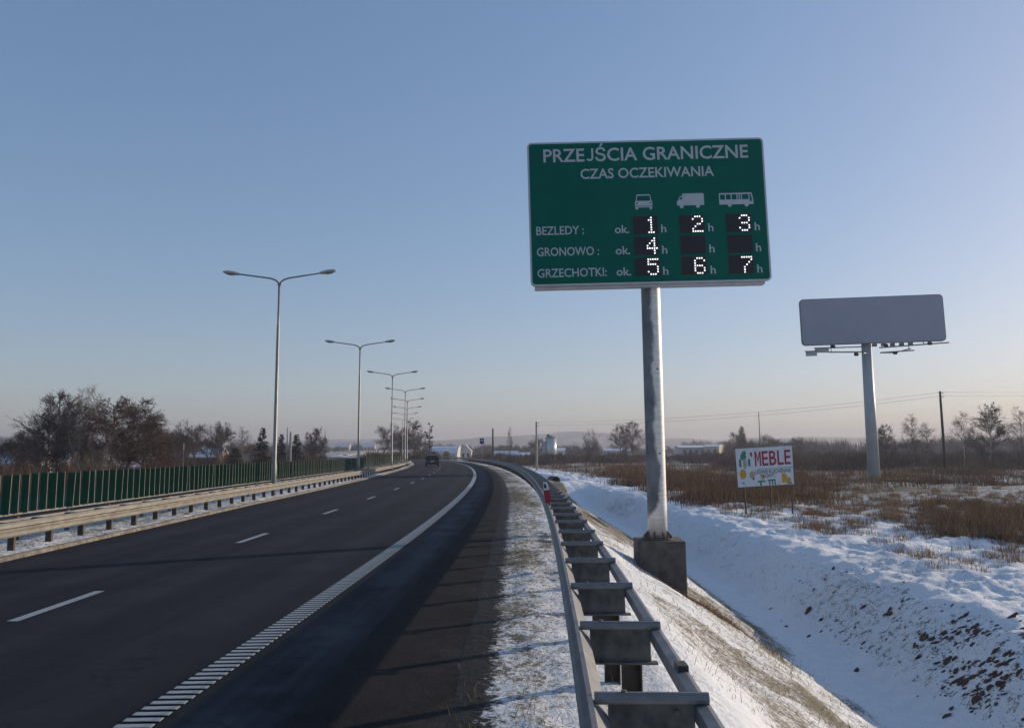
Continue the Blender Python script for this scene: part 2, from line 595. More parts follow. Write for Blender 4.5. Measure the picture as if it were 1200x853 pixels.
# dried salt between the edge line and the shoulder seam
salt = math_('MULTIPLY', math_('MULTIPLY', maprange(sx.outputs[0], 0.15, 0.5), maprange(sx.outputs[0], 1.05, 0.7)), maprange(math_('ADD', math_('MULTIPLY', patch, 0.6), math_('MULTIPLY', streak, 0.4)), 0.40, 0.68))
c = mix(math_('MULTIPLY', salt, 0.75), basec, (0.085, 0.10, 0.125))
wv_ = n.new('ShaderNodeMath')
wv_.operation = 'COSINE'
l.new(math_('MULTIPLY', math_('ADD', sx.outputs[0], 0.85), 3.81), wv_.inputs[0])
lane = maprange(sx.outputs[0], -0.05, -0.25)
c = mix(math_('MULTIPLY', math_('MULTIPLY', maprange(wv_.outputs[0], -0.2, 1.0), lane), math_('MULTIPLY', maprange(patch, 0.25, 0.7), 0.5)), c, (0.042, 0.044, 0.052))
vc_ = n.new('ShaderNodeTexVoronoi')
vc_.feature = 'DISTANCE_TO_EDGE'
vc_.inputs['Scale'].default_value = 0.22
wp = n.new('ShaderNodeVectorMath')
wp.operation = 'ADD'
nzc = n.new('ShaderNodeTexNoise')
nzc.inputs['Scale'].default_value = 1.5
nzc.inputs['Detail'].default_value = 5
l.new(geo.outputs['Position'], nzc.inputs['Vector'])
l.new(geo.outputs['Position'], wp.inputs[0])
l.new(nzc.outputs['Color'], wp.inputs[1])
l.new(wp.outputs[0], vc_.inputs['Vector'])
c = mix(math_('MULTIPLY', maprange(vc_.outputs['Distance'], 0.004, 0.0), 0.5), c, (0.004, 0.004, 0.005))
spk = maprange(noise(30, 4, 0.8), 0.68, 0.74)
c = mix(math_('MULTIPLY', spk, 0.35), c, (0.12, 0.12, 0.125))
# polished wheel tracks
trk = math_('MULTIPLY', maprange(streak, 0.45, 0.7), 0.35)
c = mix(trk, c, (0.034, 0.034, 0.038))
l.new(c, b.inputs['Base Color'])
l.new(maprange(streak, 0.2, 0.9), n.new('ShaderNodeMath').inputs[0])
b.inputs['Roughness'].default_value = 0.85
b.inputs['Specular IOR Level'].default_value = 0.14
bp = n.new('ShaderNodeBump')
bp.inputs['Strength'].default_value = 0.5
bp.inputs['Distance'].default_value = 0.008
l.new(fine, bp.inputs['Height'])
l.new(bp.outputs[0], b.inputs['Normal'])
me = strip(lambda Y: off_kerb(Y), lambda Y: 1.06, ys_road, 0.0).mesh('road')
offset_uv(me, ys_road)
road = link('road', me, rm)
road['kind'] = 'structure'

shm = bpy.data.materials.new('shoulder_asphalt')
shm.use_nodes = True
n, l = nodes_of(shm)
b = n['Principled BSDF']
geo = n.new('ShaderNodeNewGeometry')
uvn = n.new('ShaderNodeUVMap')
fine, patch = noise(75, 5, 0.75), noise(1.3, 6, 0.7)
c = ramp(math_('ADD', math_('MULTIPLY', fine, 0.7), math_('MULTIPLY', patch, 0.3)), [(0.36, (0.010, 0.0095, 0.011)), (0.66, (0.040, 0.037, 0.037))])
sx = n.new('ShaderNodeSeparateXYZ')
l.new(uvn.outputs[0], sx.inputs[0])
edge = math_('MULTIPLY', maprange(sx.outputs[0], 1.5, 2.4), maprange(math_('ADD', math_('MULTIPLY', patch, 0.5), math_('MULTIPLY', noise(9, 6, 0.75), 0.5)), 0.47, 0.66))
c = mix(math_('MULTIPLY', edge, 0.45), c, (0.15, 0.145, 0.145))
fleck = math_('MULTIPLY', maprange(sx.outputs[0], 1.2, 2.2), maprange(noise(24, 6, 0.8), 0.66, 0.72))
c = mix(math_('MULTIPLY', fleck, 0.8), c, (0.45, 0.45, 0.46))
l.new(c, b.inputs['Base Color'])
b.inputs['Roughness'].default_value = 0.95
b.inputs['Specular IOR Level'].default_value = 0.1
bp = n.new('ShaderNodeBump')
bp.inputs['Strength'].default_value = 0.9
bp.inputs['Distance'].default_value = 0.012
l.new(fine, bp.inputs['Height'])
l.new(bp.outputs[0], b.inputs['Normal'])
me = strip(1.0, lambda Y: off_asph(Y) + 0.02, ys_road, 0.006).mesh('shoulder')
offset_uv(me, ys_road)
link('shoulder', me, shm, road)
ocar = strip(lambda Y: off_kerb(Y) - 13.3, lambda Y: off_kerb(Y) - 2.8, ys_road, 0.0).mesh('road')
offset_uv(ocar, ys_road)
oc = link('opposite_road', ocar, rm)
oc['kind'] = 'structure'

# painted markings
pm = mat('road_paint', (0.30, 0.335, 0.355), (0.17, 0.195, 0.215), scale=18, rough=0.7, contrast=(0.45, 0.75))
bar_me = MB().box((0, 0, 0.0075), (0.25, 0.066, 0.005)).mesh('edge_line_bar')
Y = 3.9
nb_ = 0
while nb_ < 298:
    p = rp(Y, 0.0)
    link('edge_line_bar', bar_me, pm, road, (p.x, p.y, 0.0), rz_of(Y) + R(3))
    Y += 0.121
    nb_ += 1
far_line = strip(-0.125, 0.125, [Y + 0.05 + d for d in list(np.arange(0, 130, 2.0)) + list(np.arange(130, 320, 8.0))], 0.006).build('edge_line', pm, road)
Y = 1.2
while Y < 200:
    o0 = off_dash(Y)
    strip(lambda q: off_dash(q) - 0.065, lambda q: off_dash(q) + 0.065, [Y, Y + 0.6, Y + 1.2, Y + 1.85], 0.005).build('lane_dash', pm, road)
    Y += 7.35 if Y < 30 else 7.6

# concrete kerb along the median
km = mat('kerb_concrete', (0.24, 0.21, 0.175), (0.10, 0.085, 0.07), scale=6, rough=0.9, bump=0.4)
kb = thing('kerb', 'low pale concrete kerb between the left lane and the snowy median', 'kerb', rp(6, off_kerb(6)))
kb['kind'] = 'structure'
Y = 9.0
while Y < 150:
    L = 2.0
    fr = [(rp(q, off_kerb(q)), rt(q)) for q in (Y + 0.006, Y + L / 2, Y + L - 0.006)]
    dz = random.uniform(-0.006, 0.006)
    MB().sweep([(-0.12, -0.05), (-0.12, 0.075 + dz), (-0.025, 0.075 + dz), (0.0, 0.055 + dz), (0.012, -0.05)], fr).build('kerb_stone', km, kb, kb.location)
    Y += L

# ------------------------------------------------------------------ metals
galv = mat('galvanised_steel', (0.24, 0.24, 0.245), (0.15, 0.15, 0.155), scale=7, rough=0.55, metal=0.35, bump=0.1, bscale=40, contrast=(0.3, 0.7))
galv_d = mat('weathered_steel_plate', (0.125, 0.125, 0.115), (0.045, 0.045, 0.042), scale=8, rough=0.7, metal=0.15, bump=0.25, bscale=45, contrast=(0.42, 0.66))
galv_w = mat('dusty_zinc_beam', (0.27, 0.25, 0.215), (0.18, 0.165, 0.14), scale=3, rough=0.7, metal=0.1, bump=0.1, bscale=20, stretch=(1, 1, 3))
post_m = mat('rusty_post_steel', (0.10, 0.085, 0.07), (0.055, 0.042, 0.03), scale=9, rough=0.8, metal=0.2, bump=0.3)

def frames(o, Ya, Yb, step=0.9):
    k = max(2, int(math.ceil((Yb - Ya) / step)) + 1)
    return [(rp(q, o(q) if callable(o) else o), rt(q)) for q in np.linspace(Ya, Yb, k)]

# ------------------------------------------------------------------ right-hand guard rail (box brackets between two rails)
RO = 2.92
gr = thing('guard_rail', 'grey steel guard rail with wide box brackets beside the snowy verge', 'guard rail', rp(2.16, RO))
G0 = gr.location
beam_prof = [(0.0, 0.47), (-0.018, 0.52), (0.012, 0.57), (0.012, 0.66), (-0.018, 0.71), (0.0, 0.775), (0.022, 0.775), (0.026, 0.752), (0.092, 0.672), (0.090, 0.655), (0.03, 0.69), (0.04, 0.66), (0.04, 0.57), (0.02, 0.52), (0.03, 0.47)]
Y = -1.2
while Y < 236:
    L = 4.08 if Y < 150 else 8.16
    MB().sweep(beam_prof, frames(RO, Y, Y + L - 0.012, 1.02)).build('front_beam', galv, gr, G0)
    MB().sweep([(0.455, 0.665), (0.455, 0.735), (0.500, 0.742), (0.520, 0.735), (0.520, 0.725), (0.470, 0.715), (0.470, 0.665)], frames(RO, Y, Y + L - 0.012, 1.02)).build('back_rail', galv, gr, G0)
    Y += L
br = MB()
br.tube([(0.035, 0, 0.757), (0.515, 0, 0.757)], 0.026, 10)
br.box((0.275, 0.004, 0.645), (0.36, 0.010, 0.20))
br.box((0.285, 0.0, 0.542), (0.42, 0.055, 0.012))
br.box((0.10, 0.03, 0.645), (0.010, 0.06, 0.19))
br.box((0.45, 0.03, 0.645), (0.010, 0.06, 0.19))
br_me = br.mesh('bracket')
br_me.materials.append(galv_d)
br_me.materials.append(galv)
for p_ in br_me.polygons:
    p_.material_index = 1 if p_.index < 12 else 0
pc = MB()
pc.box((0.345, 0.085, 0.10), (0.12, 0.010, 0.89)).box((0.289, 0.058, 0.10), (0.010, 0.05, 0.886)).box((0.401, 0.058, 0.10), (0.010, 0.05, 0.886))
pc_me = pc.mesh('post')
bolt = MB()
bolt.tube([(0.487, 0, 0.742), (0.487, 0, 0.762)], 0.016, 6)
bolt.tube([(0.487, 0, 0.742), (0.487, 0, 0.7625)], 0.009, 6)
bolt_me = bolt.mesh('bolt')
bolt2_me = MB().tube([(0.16, 0, 0.776), (0.16, 0, 0.79)], 0.013, 6).mesh('bolt')
bolt3_me = MB().tube([(0.38, -0.012, 0.70), (0.38, 0.0, 0.70)], 0.014, 6).mesh('bolt')
k = 0
Y = 2.16
while Y < 205:
    p = rp(Y, RO)
    loc = Vector((p.x, p.y, 0)) - G0
    bo = link('bracket', br_me, galv_d, gr, loc + Vector((0, 0, random.uniform(-0.004, 0.004))), rz_of(Y) + R(random.uniform(-1.2, 1.2)))
    bo.rotation_euler.y = R(random.uniform(-0.6, 0.6))
    po = link('post', pc_me, post_m, gr, loc, rz_of(Y))
    if k < 14:
        link('bolt', bolt_me, galv_d, bo)
        link('bolt', bolt2_me, galv_d, bo)
        link('bolt', bolt3_me, galv_d, bo)
    Y += 1.375 if k < 90 else 2.0
    k += 1

# small rail joint lug seen on the back rail
MB().box(rp(4.05, RO + 0.49, 0.752), (0.05, 0.10, 0.03)).build('joint_plate', galv_d, gr, G0)

# ------------------------------------------------------------------ left median barrier
LB = lambda q: off_kerb(q) - 0.50
BB = lambda q: off_kerb(q) - 1.62
lb = thing('median_guard_rail', 'pale sunlit double guard rail along the left edge of the road', 'guard rail', rp(9, LB(9)))
L0 = lb.location
w_prof = [(0.0, 0.30), (0.045, 0.335), (0.05, 0.395), (-0.01, 0.43), (-0.01, 0.45), (0.05, 0.485), (0.045, 0.545), (0.0, 0.58), (-0.02, 0.575), (0.02, 0.535), (0.02, 0.50), (-0.02, 0.455), (-0.02, 0.42), (0.02, 0.38), (0.02, 0.345), (-0.02, 0.305)]
bk_prof = [(-0.03, 0.53), (0.03, 0.53), (0.03, 0.565), (0.015, 0.575), (-0.03, 0.575)]
Y = 7.0
while Y < 190:
    L = 4.0
    MB().sweep(w_prof, frames(LB, Y, Y + L + 0.02, 1.0)).build('w_beam', galv_w, lb, L0)
    MB().sweep(bk_prof, frames(lambda q: LB(q) - 0.46, Y, Y + L - 0.01, 1.0)).build('back_rail', galv_w, lb, L0)
    Y += L
lp_me = MB().box((-0.10, 0, 0.14), (0.11, 0.012, 0.56)).box((-0.040, 0.028, 0.14), (0.010, 0.055, 0.555)).mesh('post')
sp_me = MB().box((-0.215, 0, 0.50), (0.44, 0.06, 0.10)).box((-0.215, 0, 0.556), (0.42, 0.09, 0.010)).mesh('spacer')
Y = 8.0
k = 0
while Y < 185:
    p = rp(Y, LB(Y))
    loc = Vector((p.x, p.y, 0)) - Vector((L0.x, L0.y, 0))
    link('post', lp_me, post_m, lb, loc, rz_of(Y))
    link('spacer', sp_me, galv_d, lb, loc, rz_of(Y))
    Y += 1.28 if Y < 110 else 2.56

scn = thing('glare_screen', 'row of dark green upright anti-glare blades on the median barrier', 'glare screen', rp(9, BB(9)))
S0 = scn.location
green = mat('green_plastic_blade', (0.004, 0.080, 0.036), (0.003, 0.055, 0.026), scale=2, rough=0.6, spec=0.2)
Y = 7.0
while Y < 190:
    MB().sweep([(-0.03, 0.565), (0.03, 0.565), (0.03, 0.60), (-0.03, 0.60)], frames(BB, Y, Y + 3.99, 1.0)).build('base_rail', galv_w, scn, S0)
    Y += 4.0
bpost_me = MB().box((0, 0, 0.19), (0.06, 0.10, 0.67)).mesh('post')
Y = 8.3
while Y < 120:
    p = rp(Y, BB(Y))
    link('post', bpost_me, post_m, scn, (p.x - S0.x, p.y - S0.y, 0), rz_of(Y))
    Y += 2.0
blade = MB()
ns = 7
bv = []
for zz in (0.0, 0.80):
    for side in (0, 1):
        for i in range(ns):
            u = i / (ns - 1) - 0.5
            bv.append((u * 0.215, 0.02 * (1 - 4 * u * u) + (0.012 if side else 0), 0.60 + zz))
bf = []
for i in range(ns - 1):
    bf += [(i, i + 1, 2 * ns + i + 1, 2 * ns + i), (ns + i + 1, ns + i, 3 * ns + i, 3 * ns + i + 1), (2 * ns + i, 2 * ns + i + 1, 3 * ns + i + 1, 3 * ns + i), (i + 1, i, ns + i, ns + i + 1)]
bf += [(0, 2 * ns, 3 * ns, ns), (ns - 1, 2 * ns - 1, 4 * ns - 1, 3 * ns - 1)]
blade.add(bv, bf)
nbf = len(blade.f)
blade.box((0.113, 0.006, 1.0), (0.010, 0.010, 0.84))
blade_me = blade.mesh('blade')
blade_me.materials.append(green)
blade_me.materials.append(galv_w)
for p_ in blade_me.polygons:
    p_.material_index = 1 if p_.index >= nbf else 0
Y = 8.0
k = 0
while k < 298:
    p = rp(Y, BB(Y))
    o = link('blade', blade_me, green, scn, (p.x - S0.x, p.y - S0.y, random.uniform(-0.01, 0.01)), rz_of(Y) + R(-20 + random.uniform(-5, 5)))
    o.rotation_euler.y = R(random.choice([0, 0, 0, 1.5, -2.0, 3.0]) * random.random())
    Y += 0.355 if Y < 70 else 0.5
    k += 1

# ------------------------------------------------------------------ border crossing sign
SD = 17.5
sp_base = at(771.0, 631, 18.0)
sign = thing('border_information_sign', 'large green border crossing waiting time sign on a thick steel pole', 'sign', (sp_base.x, sp_base.y, sp_base.z))
sign_yaw = R(0.0)
sign_roll = R(-1.0)
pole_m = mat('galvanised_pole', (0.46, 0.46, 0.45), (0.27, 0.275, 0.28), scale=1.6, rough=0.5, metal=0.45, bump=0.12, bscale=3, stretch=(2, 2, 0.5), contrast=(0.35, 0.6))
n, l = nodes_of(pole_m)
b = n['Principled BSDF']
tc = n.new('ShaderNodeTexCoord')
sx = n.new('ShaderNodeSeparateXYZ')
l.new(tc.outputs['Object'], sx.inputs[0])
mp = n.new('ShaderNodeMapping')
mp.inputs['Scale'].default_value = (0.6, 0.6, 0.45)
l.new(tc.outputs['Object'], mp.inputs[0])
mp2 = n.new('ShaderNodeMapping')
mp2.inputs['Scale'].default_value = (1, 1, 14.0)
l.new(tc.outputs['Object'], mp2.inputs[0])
# paler towards the right and the base with a noisy border, blue-grey zinc elsewhere
pale_mask = math_('ADD', math_('MULTIPLY', sx.outputs[0], 2.2), math_('MULTIPLY', math_('SUBTRACT', noise(2.0, 6, 0.6, mp.outputs[0]), 0.5), 1.3))
pale_mask = math_('ADD', math_('ADD', pale_mask, maprange(sx.outputs[2], 0.9, 0.0)), 0.06)
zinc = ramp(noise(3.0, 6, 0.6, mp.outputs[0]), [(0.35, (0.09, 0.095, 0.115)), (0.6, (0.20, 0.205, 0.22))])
pale_tone = ramp(noise(2.2, 5, 0.6, mp2.outputs[0]), [(0.35, (0.60, 0.58, 0.53)), (0.65, (0.78, 0.75, 0.68))])
c = mix(maprange(pale_mask, -0.06, 0.10), zinc, pale_tone)
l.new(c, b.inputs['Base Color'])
b.inputs['Metallic'].default_value = 0.25
conc = mat('dark_concrete', (0.115, 0.105, 0.095), (0.065, 0.06, 0.055), scale=5, rough=0.9, bump=0.4, bscale=20)
# panel frame of reference: u across 0..1, v down 0..1
PWM, PHM = 5.6, 3.46
pc0 = at(759.5, 247.5, SD)           # centre of the panel face
MP = Matrix.Rotation(sign_yaw, 3, 'Z') @ Matrix.Rotation(sign_roll, 3, 'Y')
face_c = pc0 - sp_base
def PP(u, v, d=0.0):                 # panel point, d = proud of the face towards the road user
    return face_c + MP @ Vector(((u - 0.5) * PWM, -d, (0.5 - v) * PHM))

def rrect(w, h, r, k=5):
    pts = []
    for (cx, cz, a0) in ((w / 2 - r, h / 2 - r, 0), (-w / 2 + r, h / 2 - r, 90), (-w / 2 + r, -h / 2 + r, 180), (w / 2 - r, -h / 2 + r, 270)):
        for i in range(k + 1):
            a_ = R(a0 + 90 * i / k)
            pts.append((cx + r * math.cos(a_), cz + r * math.sin(a_)))
    return pts

sgreen = mat('sign_green', (0.001, 0.118, 0.085), (0.001, 0.104, 0.076), scale=1.2, rough=0.6, spec=0.08)
sgrey = mat('sign_letter_film', (0.46, 0.50, 0.52), (0.40, 0.44, 0.46), scale=6, rough=0.5)
alu = mat('sign_edge_aluminium', (0.50, 0.51, 0.52), (0.42, 0.43, 0.44), scale=3, rough=0.4, metal=0.4)
MB().prism(rrect(PWM, PHM, 0.11), 0.0, 0.07, MP, face_c).build('frame', alu, sign)
MB().prism(rrect(PWM - 0.085, PHM - 0.085, 0.075), -0.006, -0.001, MP, face_c).build('panel', sgreen, sign)
MB().prism([(-PWM / 2 + 0.10, -PHM / 2 - 0.055), (PWM / 2 - 0.14, -PHM / 2 - 0.055), (PWM / 2 - 0.14, PHM / 2 - 0.1), (-PWM / 2 + 0.10, PHM / 2 - 0.1)], 0.075, 0.30, MP, face_c).build('back_box', alu, sign)
PZ = face_c.z + PHM / 2 - 0.4
prad = 0.222
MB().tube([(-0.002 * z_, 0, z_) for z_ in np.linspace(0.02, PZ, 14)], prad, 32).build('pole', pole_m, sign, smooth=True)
for (zz, an) in ((1.95, 15), (3.9, 15)):
    a_ = R(an - 90)
    MB().tube([(prad * 0.97 * math.cos(a_), prad * 0.97 * math.sin(a_), zz), (prad * 1.03 * math.cos(a_), prad * 1.03 * math.sin(a_), zz)], 0.022, 8).build('cable_hole', mat('dark_hole', (0.02, 0.02, 0.02)), sign)
rust = mat('rusty_base_steel', (0.10, 0.065, 0.04), (0.16, 0.13, 0.11), scale=14, rough=0.85, bump=0.5)
fl = MB().tube([(0, 0, 0.0), (0, 0, 0.035)], 0.36, 24).build('base_flange', rust, sign)
for i in range(8):
    a_ = i * math.pi / 4 + 0.3
    d = Vector((math.cos(a_), math.sin(a_), 0))
    M_ = Matrix.Rotation(a_, 3, 'Z')
    MB().prism([(prad - 0.01, 0.035), (0.34, 0.035), (0.34, 0.06), (prad - 0.01, 0.21)], -0.008, 0.008, M_).build('gusset', rust, sign)
    d2 = Matrix.Rotation(0.35, 3, 'Z') @ d
    MB().tube([d2 * 0.30 + Vector((0, 0, 0.036)), d2 * 0.30 + Vector((0, 0, 0.10))], 0.02, 6).build('anchor_bolt', rust, sign)
ft = MB()
ft.box((0.02, 0.0, -0.90), (1.07, 1.0, 1.78), Matrix.Rotation(R(-3), 3, 'Z'), 0.02)
ft.build('footing', conc, sign)

# lettering
def text_obj(body, u0, u1, v0, v1, parent, m, flat='', weight=0.012):
    """text fitted between panel columns u0..u1 and rows v0 (cap line) .. v1 (base line)"""
    def raw(t):
        cu = bpy.data.curves.new('lettering', 'FONT')
        cu.body = t
        cu.size = 1.0
        cu.offset = weight
        cu.resolution_u = 3
        o = bpy.data.objects.new('lettering', cu)
        COL.objects.link(o)
        bpy.context.view_layer.update()
        me_ = bpy.data.meshes.new_from_object(o.evaluated_get(bpy.context.evaluated_depsgraph_get()))
        bpy.data.objects.remove(o)
        bpy.data.curves.remove(cu)
        co = np.array([v.co[:] for v in me_.vertices])
        return me_, co
    me_, co = raw(body)
    # letters that hang below the base line (J) are stood on it
    root = list(range(len(co)))
    def find(i):
        while root[i] != i:
            root[i] = root[root[i]]
            i = root[i]
        return i
    for p_ in me_.polygons:
        for w1 in p_.vertices[1:]:
            root[find(w1)] = find(p_.vertices[0])
    isl = {}
    for i in range(len(co)):
        isl.setdefault(find(i), []).append(i)
    drop = set()
    extra_v, extra_f = [], []
    for ids in isl.values():
        lo, hi = co[ids, 1].min(), co[ids, 1].max()
        if lo < -0.08 and hi > 0.4:                      # the font's hanging J: redraw it standing on the base line
            drop |= set(ids)
            xr = co[ids, 0].max()
            t_, R_ = 0.105, 0.20
            pts_o = [(xr, hi), (xr, R_)] + [(xr - R_ + R_ * math.cos(R(-a_)), R_ + R_ * math.sin(R(-a_))) for a_ in range(15, 151, 15)]
            pts_i = [(xr - t_, hi), (xr - t_, R_)] + [(xr - R_ + (R_ - t_) * math.cos(R(-a_)), R_ + (R_ - t_) * math.sin(R(-a_))) for a_ in range(15, 151, 15)]
            k0 = len(co) + len(extra_v)
            extra_v += [(x_, y_, 0) for x_, y_ in pts_o + pts_i]
            m_n = len(pts_o)
            extra_f += [(k0 + q, k0 + m_n + q, k0 + m_n + q + 1, k0 + q + 1) for q in range(m_n - 1)]
    faces = [tuple(p_.vertices) for p_ in me_.polygons if p_.vertices[0] not in drop] + extra_f
    if drop:
        keepc = np.array([i for i in range(len(co)) if i not in drop])
        remap = {int(o_): n_ for n_, o_ in enumerate(keepc)}
        for q in range(len(extra_v)):
            remap[len(co) + q] = len(keepc) + q
        co = np.concatenate([co[keepc], np.array(extra_v)])
        faces = [tuple(remap[i] for i in f) for f in faces]
    if flat:
        m2, co2 = raw(flat)
        bpy.data.meshes.remove(m2)
    else:
        co2 = co
    x0, x1 = co[:, 0].min(), co[:, 0].max()
    y0, y1 = co2[:, 1].min(), co2[:, 1].max()
    bpy.data.meshes.remove(me_)
    mb = MB()
    k = len(co)
    P = []
    for d in (0.0085, 0.0062):
        for x_, y_, _ in co:
            P.append(PP(u0 + (x_ - x0) / (x1 - x0) * (u1 - u0), v1 - (y_ - y0) / (y1 - y0) * (v1 - v0), d))
    cnt = {}
    for f in faces:
        for i in range(len(f)):
            e = (f[i], f[(i + 1) % len(f)])
            cnt[e] = 1
    sides = [(a_, b_, b_ + k, a_ + k) for (a_, b_) in cnt if (b_, a_) not in cnt]
    mb.add(P, faces + sides)
    return mb.build('lettering', m, parent)

text_obj('PRZE JŚCIA GRANICZNE', 0.068, 0.933, 0.050, 0.142, sign, sgrey, 'EN', 0.014)
text_obj('CZAS OCZEKIWANIA', 0.222, 0.784, 0.195, 0.265, sign, sgrey, 'EN', 0.012)
for body, u1_, v0_ in (('BEZLEDY :', 0.228, 0.592), ('GRONOWO :', 0.288, 0.738), ('GRZECHOTKI:', 0.316, 0.884)):
    text_obj(body, 0.029, u1_, v0_, v0_ + 0.058, sign, sgrey, 'EN', 0.010)
    text_obj('ok.', 0.357, 0.417, v0_ + 0.002, v0_ + 0.058, sign, sgrey, 'k', 0.014)
    for u_ in (0.551, 0.748, 0.942):
        text_obj('h', u_, u_ + 0.021, v0_ + 0.004, v0_ + 0.060, sign, sgrey, 'h', 0.010)

# pictograms: car front, lorry, bus
def plate(polys, name, m, d0=0.0062, d1=0.0085):
    mb = MB()
    for pl in polys:
        nn = len(pl)
        vs = [PP(u_, v_, d_) for d_ in (d1, d0) for (u_, v_) in pl]
        mb.add(vs, [tuple(range(nn)), tuple(range(nn, 2 * nn))[::-1]] + [(i, nn + i, nn + (i + 1) % nn, (i + 1) % nn) for i in range(nn)])
    return mb.build(name, m, sign)

def box2(u0, u1, v0, v1):
    return [(u0, v1), (u1, v1), (u1, v0), (u0, v0)]

def disc(u, v, ru, k=12):
    return [(u + ru * math.cos(2 * math.pi * i / k), v - ru * PWM / PHM * math.sin(2 * math.pi * i / k)) for i in range(k)]

U, Vv = lambda x: 0.446 + x * 0.073, lambda y_: 0.384 + y_ * 0.104
car_p = [[(U(0.10), Vv(0.08)), (U(0.14), Vv(0.08)), (U(0.11), Vv(0.42)), (U(0.05), Vv(0.42))], [(U(0.86), Vv(0.08)), (U(0.90), Vv(0.08)), (U(0.95), Vv(0.42)), (U(0.89), Vv(0.42))],
         [(U(0.12), Vv(0.0)), (U(0.88), Vv(0.0)), (U(0.90), Vv(0.08)), (U(0.10), Vv(0.08))],
         [(U(0.03), Vv(0.43)), (U(0.97), Vv(0.43)), (U(1.0), Vv(0.55)), (U(1.0), Vv(0.76)), (U(0.0), Vv(0.76)), (U(0.0), Vv(0.55))],
         box2(U(0.0), U(1.0), Vv(0.80), Vv(0.87)), box2(U(0.03), U(0.17), Vv(0.87), Vv(1.0)), box2(U(0.83), U(0.97), Vv(0.87), Vv(1.0))]
car_p = [p[::-1] if i in (2, 3) else p for i, p in enumerate(car_p)]
plate(car_p, 'car_pictogram', sgrey)
for x_ in (0.11, 0.89):
    plate([disc(U(x_), Vv(0.58), 0.0036)], 'pictogram_headlight', sgreen, 0.0086, 0.0096)
U, Vv = lambda x: 0.622 + x * 0.114, lambda y_: 0.384 + y_ * 0.104
lorry = [[(U(0.20), Vv(0.06)), (U(0.24), Vv(0.0)), (U(0.97), Vv(0.0)), (U(1.0), Vv(0.06)), (U(1.0), Vv(0.80)), (U(0.20), Vv(0.80))][::-1],
         [(U(0.03), Vv(0.48)), (U(0.09), Vv(0.40)), (U(0.199), Vv(0.40)), (U(0.199), Vv(0.80)), (U(0.0), Vv(0.80)), (U(0.0), Vv(0.56))][::-1],
         [(U(0.09), Vv(0.30)), (U(0.13), Vv(0.18)), (U(0.199), Vv(0.18)), (U(0.199), Vv(0.24)), (U(0.15), Vv(0.24)), (U(0.12), Vv(0.30))][::-1],
         box2(U(0.07), U(0.10), Vv(0.28), Vv(0.41)),
         disc(U(0.17), Vv(0.86), 0.0085), disc(U(0.77), Vv(0.86), 0.0085)]
plate(lorry[:4], 'lorry_pictogram', sgrey)
for pl in lorry[4:]:
    plate([pl], 'pictogram_wheel', sgrey, 0.0064, 0.0090)
U, Vv = lambda x: 0.800 + x * 0.144, lambda y_: 0.388 + y_ * 0.10
bus = [[(U(0.0), Vv(0.04)), (U(0.02), Vv(0.0)), (U(0.95), Vv(0.0)), (U(0.965), Vv(0.10)), (U(0.0), Vv(0.10))][::-1],
       [(U(0.0), Vv(0.46)), (U(0.89), Vv(0.46)), (U(0.89), Vv(0.60)), (U(0.99), Vv(0.60)), (U(1.0), Vv(0.80)), (U(0.0), Vv(0.80))][::-1],
       [(U(0.93), Vv(0.10)), (U(0.965), Vv(0.10)), (U(0.995), Vv(0.60)), (U(0.96), Vv(0.60))][::-1]]
for x_ in (0.0, 0.17, 0.34, 0.51, 0.575, 0.64, 0.86):
    bus.append(box2(U(x_), U(x_ + 0.028), Vv(0.10), Vv(0.46)))
plate(bus, 'bus_pictogram', sgrey)
for x_ in (0.30, 0.79):
    plate([disc(U(x_), Vv(0.84), 0.0085)], 'pictogram_wheel', sgrey, 0.0064, 0.0090)

# dot matrix displays
dm = bpy.data.materials.new('dot_matrix_face')
dm.use_nodes = True
n, l = nodes_of(dm)
b = n['Principled BSDF']
tc = n.new('ShaderNodeTexCoord')
vo = n.new('ShaderNodeTexVoronoi')
vo.inputs['Randomness'].default_value = 0.0
vo.inputs['Scale'].default_value = 34.0
l.new(tc.outputs['Object'], vo.inputs['Vector'])
cc = ramp(vo.outputs['Distance'], [(0.25, (0.030, 0.024, 0.034)), (0.45, (0.010, 0.009, 0.012))])
l.new(cc, b.inputs['Base Color'])
b.inputs['Roughness'].default_value = 0.6
lit = mat('lit_led', (0.9, 0.9, 0.9), rough=0.4, emit=((1.0, 0.98, 1.0), 1.05))
DIG = {'1': ['00100', '01100', '00100', '00100', '00100', '00100', '01110'], '2': ['01110', '10001', '00001', '00110', '01000', '10000', '11111'],
       '3': ['01110', '10001', '00001', '01110', '00001', '10001', '01110'], '4': ['00010', '00110', '01010', '10010', '11111', '00010', '00010'],
       '5': ['11111', '10000', '11110', '00001', '00001', '10001', '01110'], '6': ['01110', '10001', '10000', '11110', '10001', '10001', '01110'],
       '7': ['11111', '00001', '00010', '00100', '01000', '01000', '01000']}
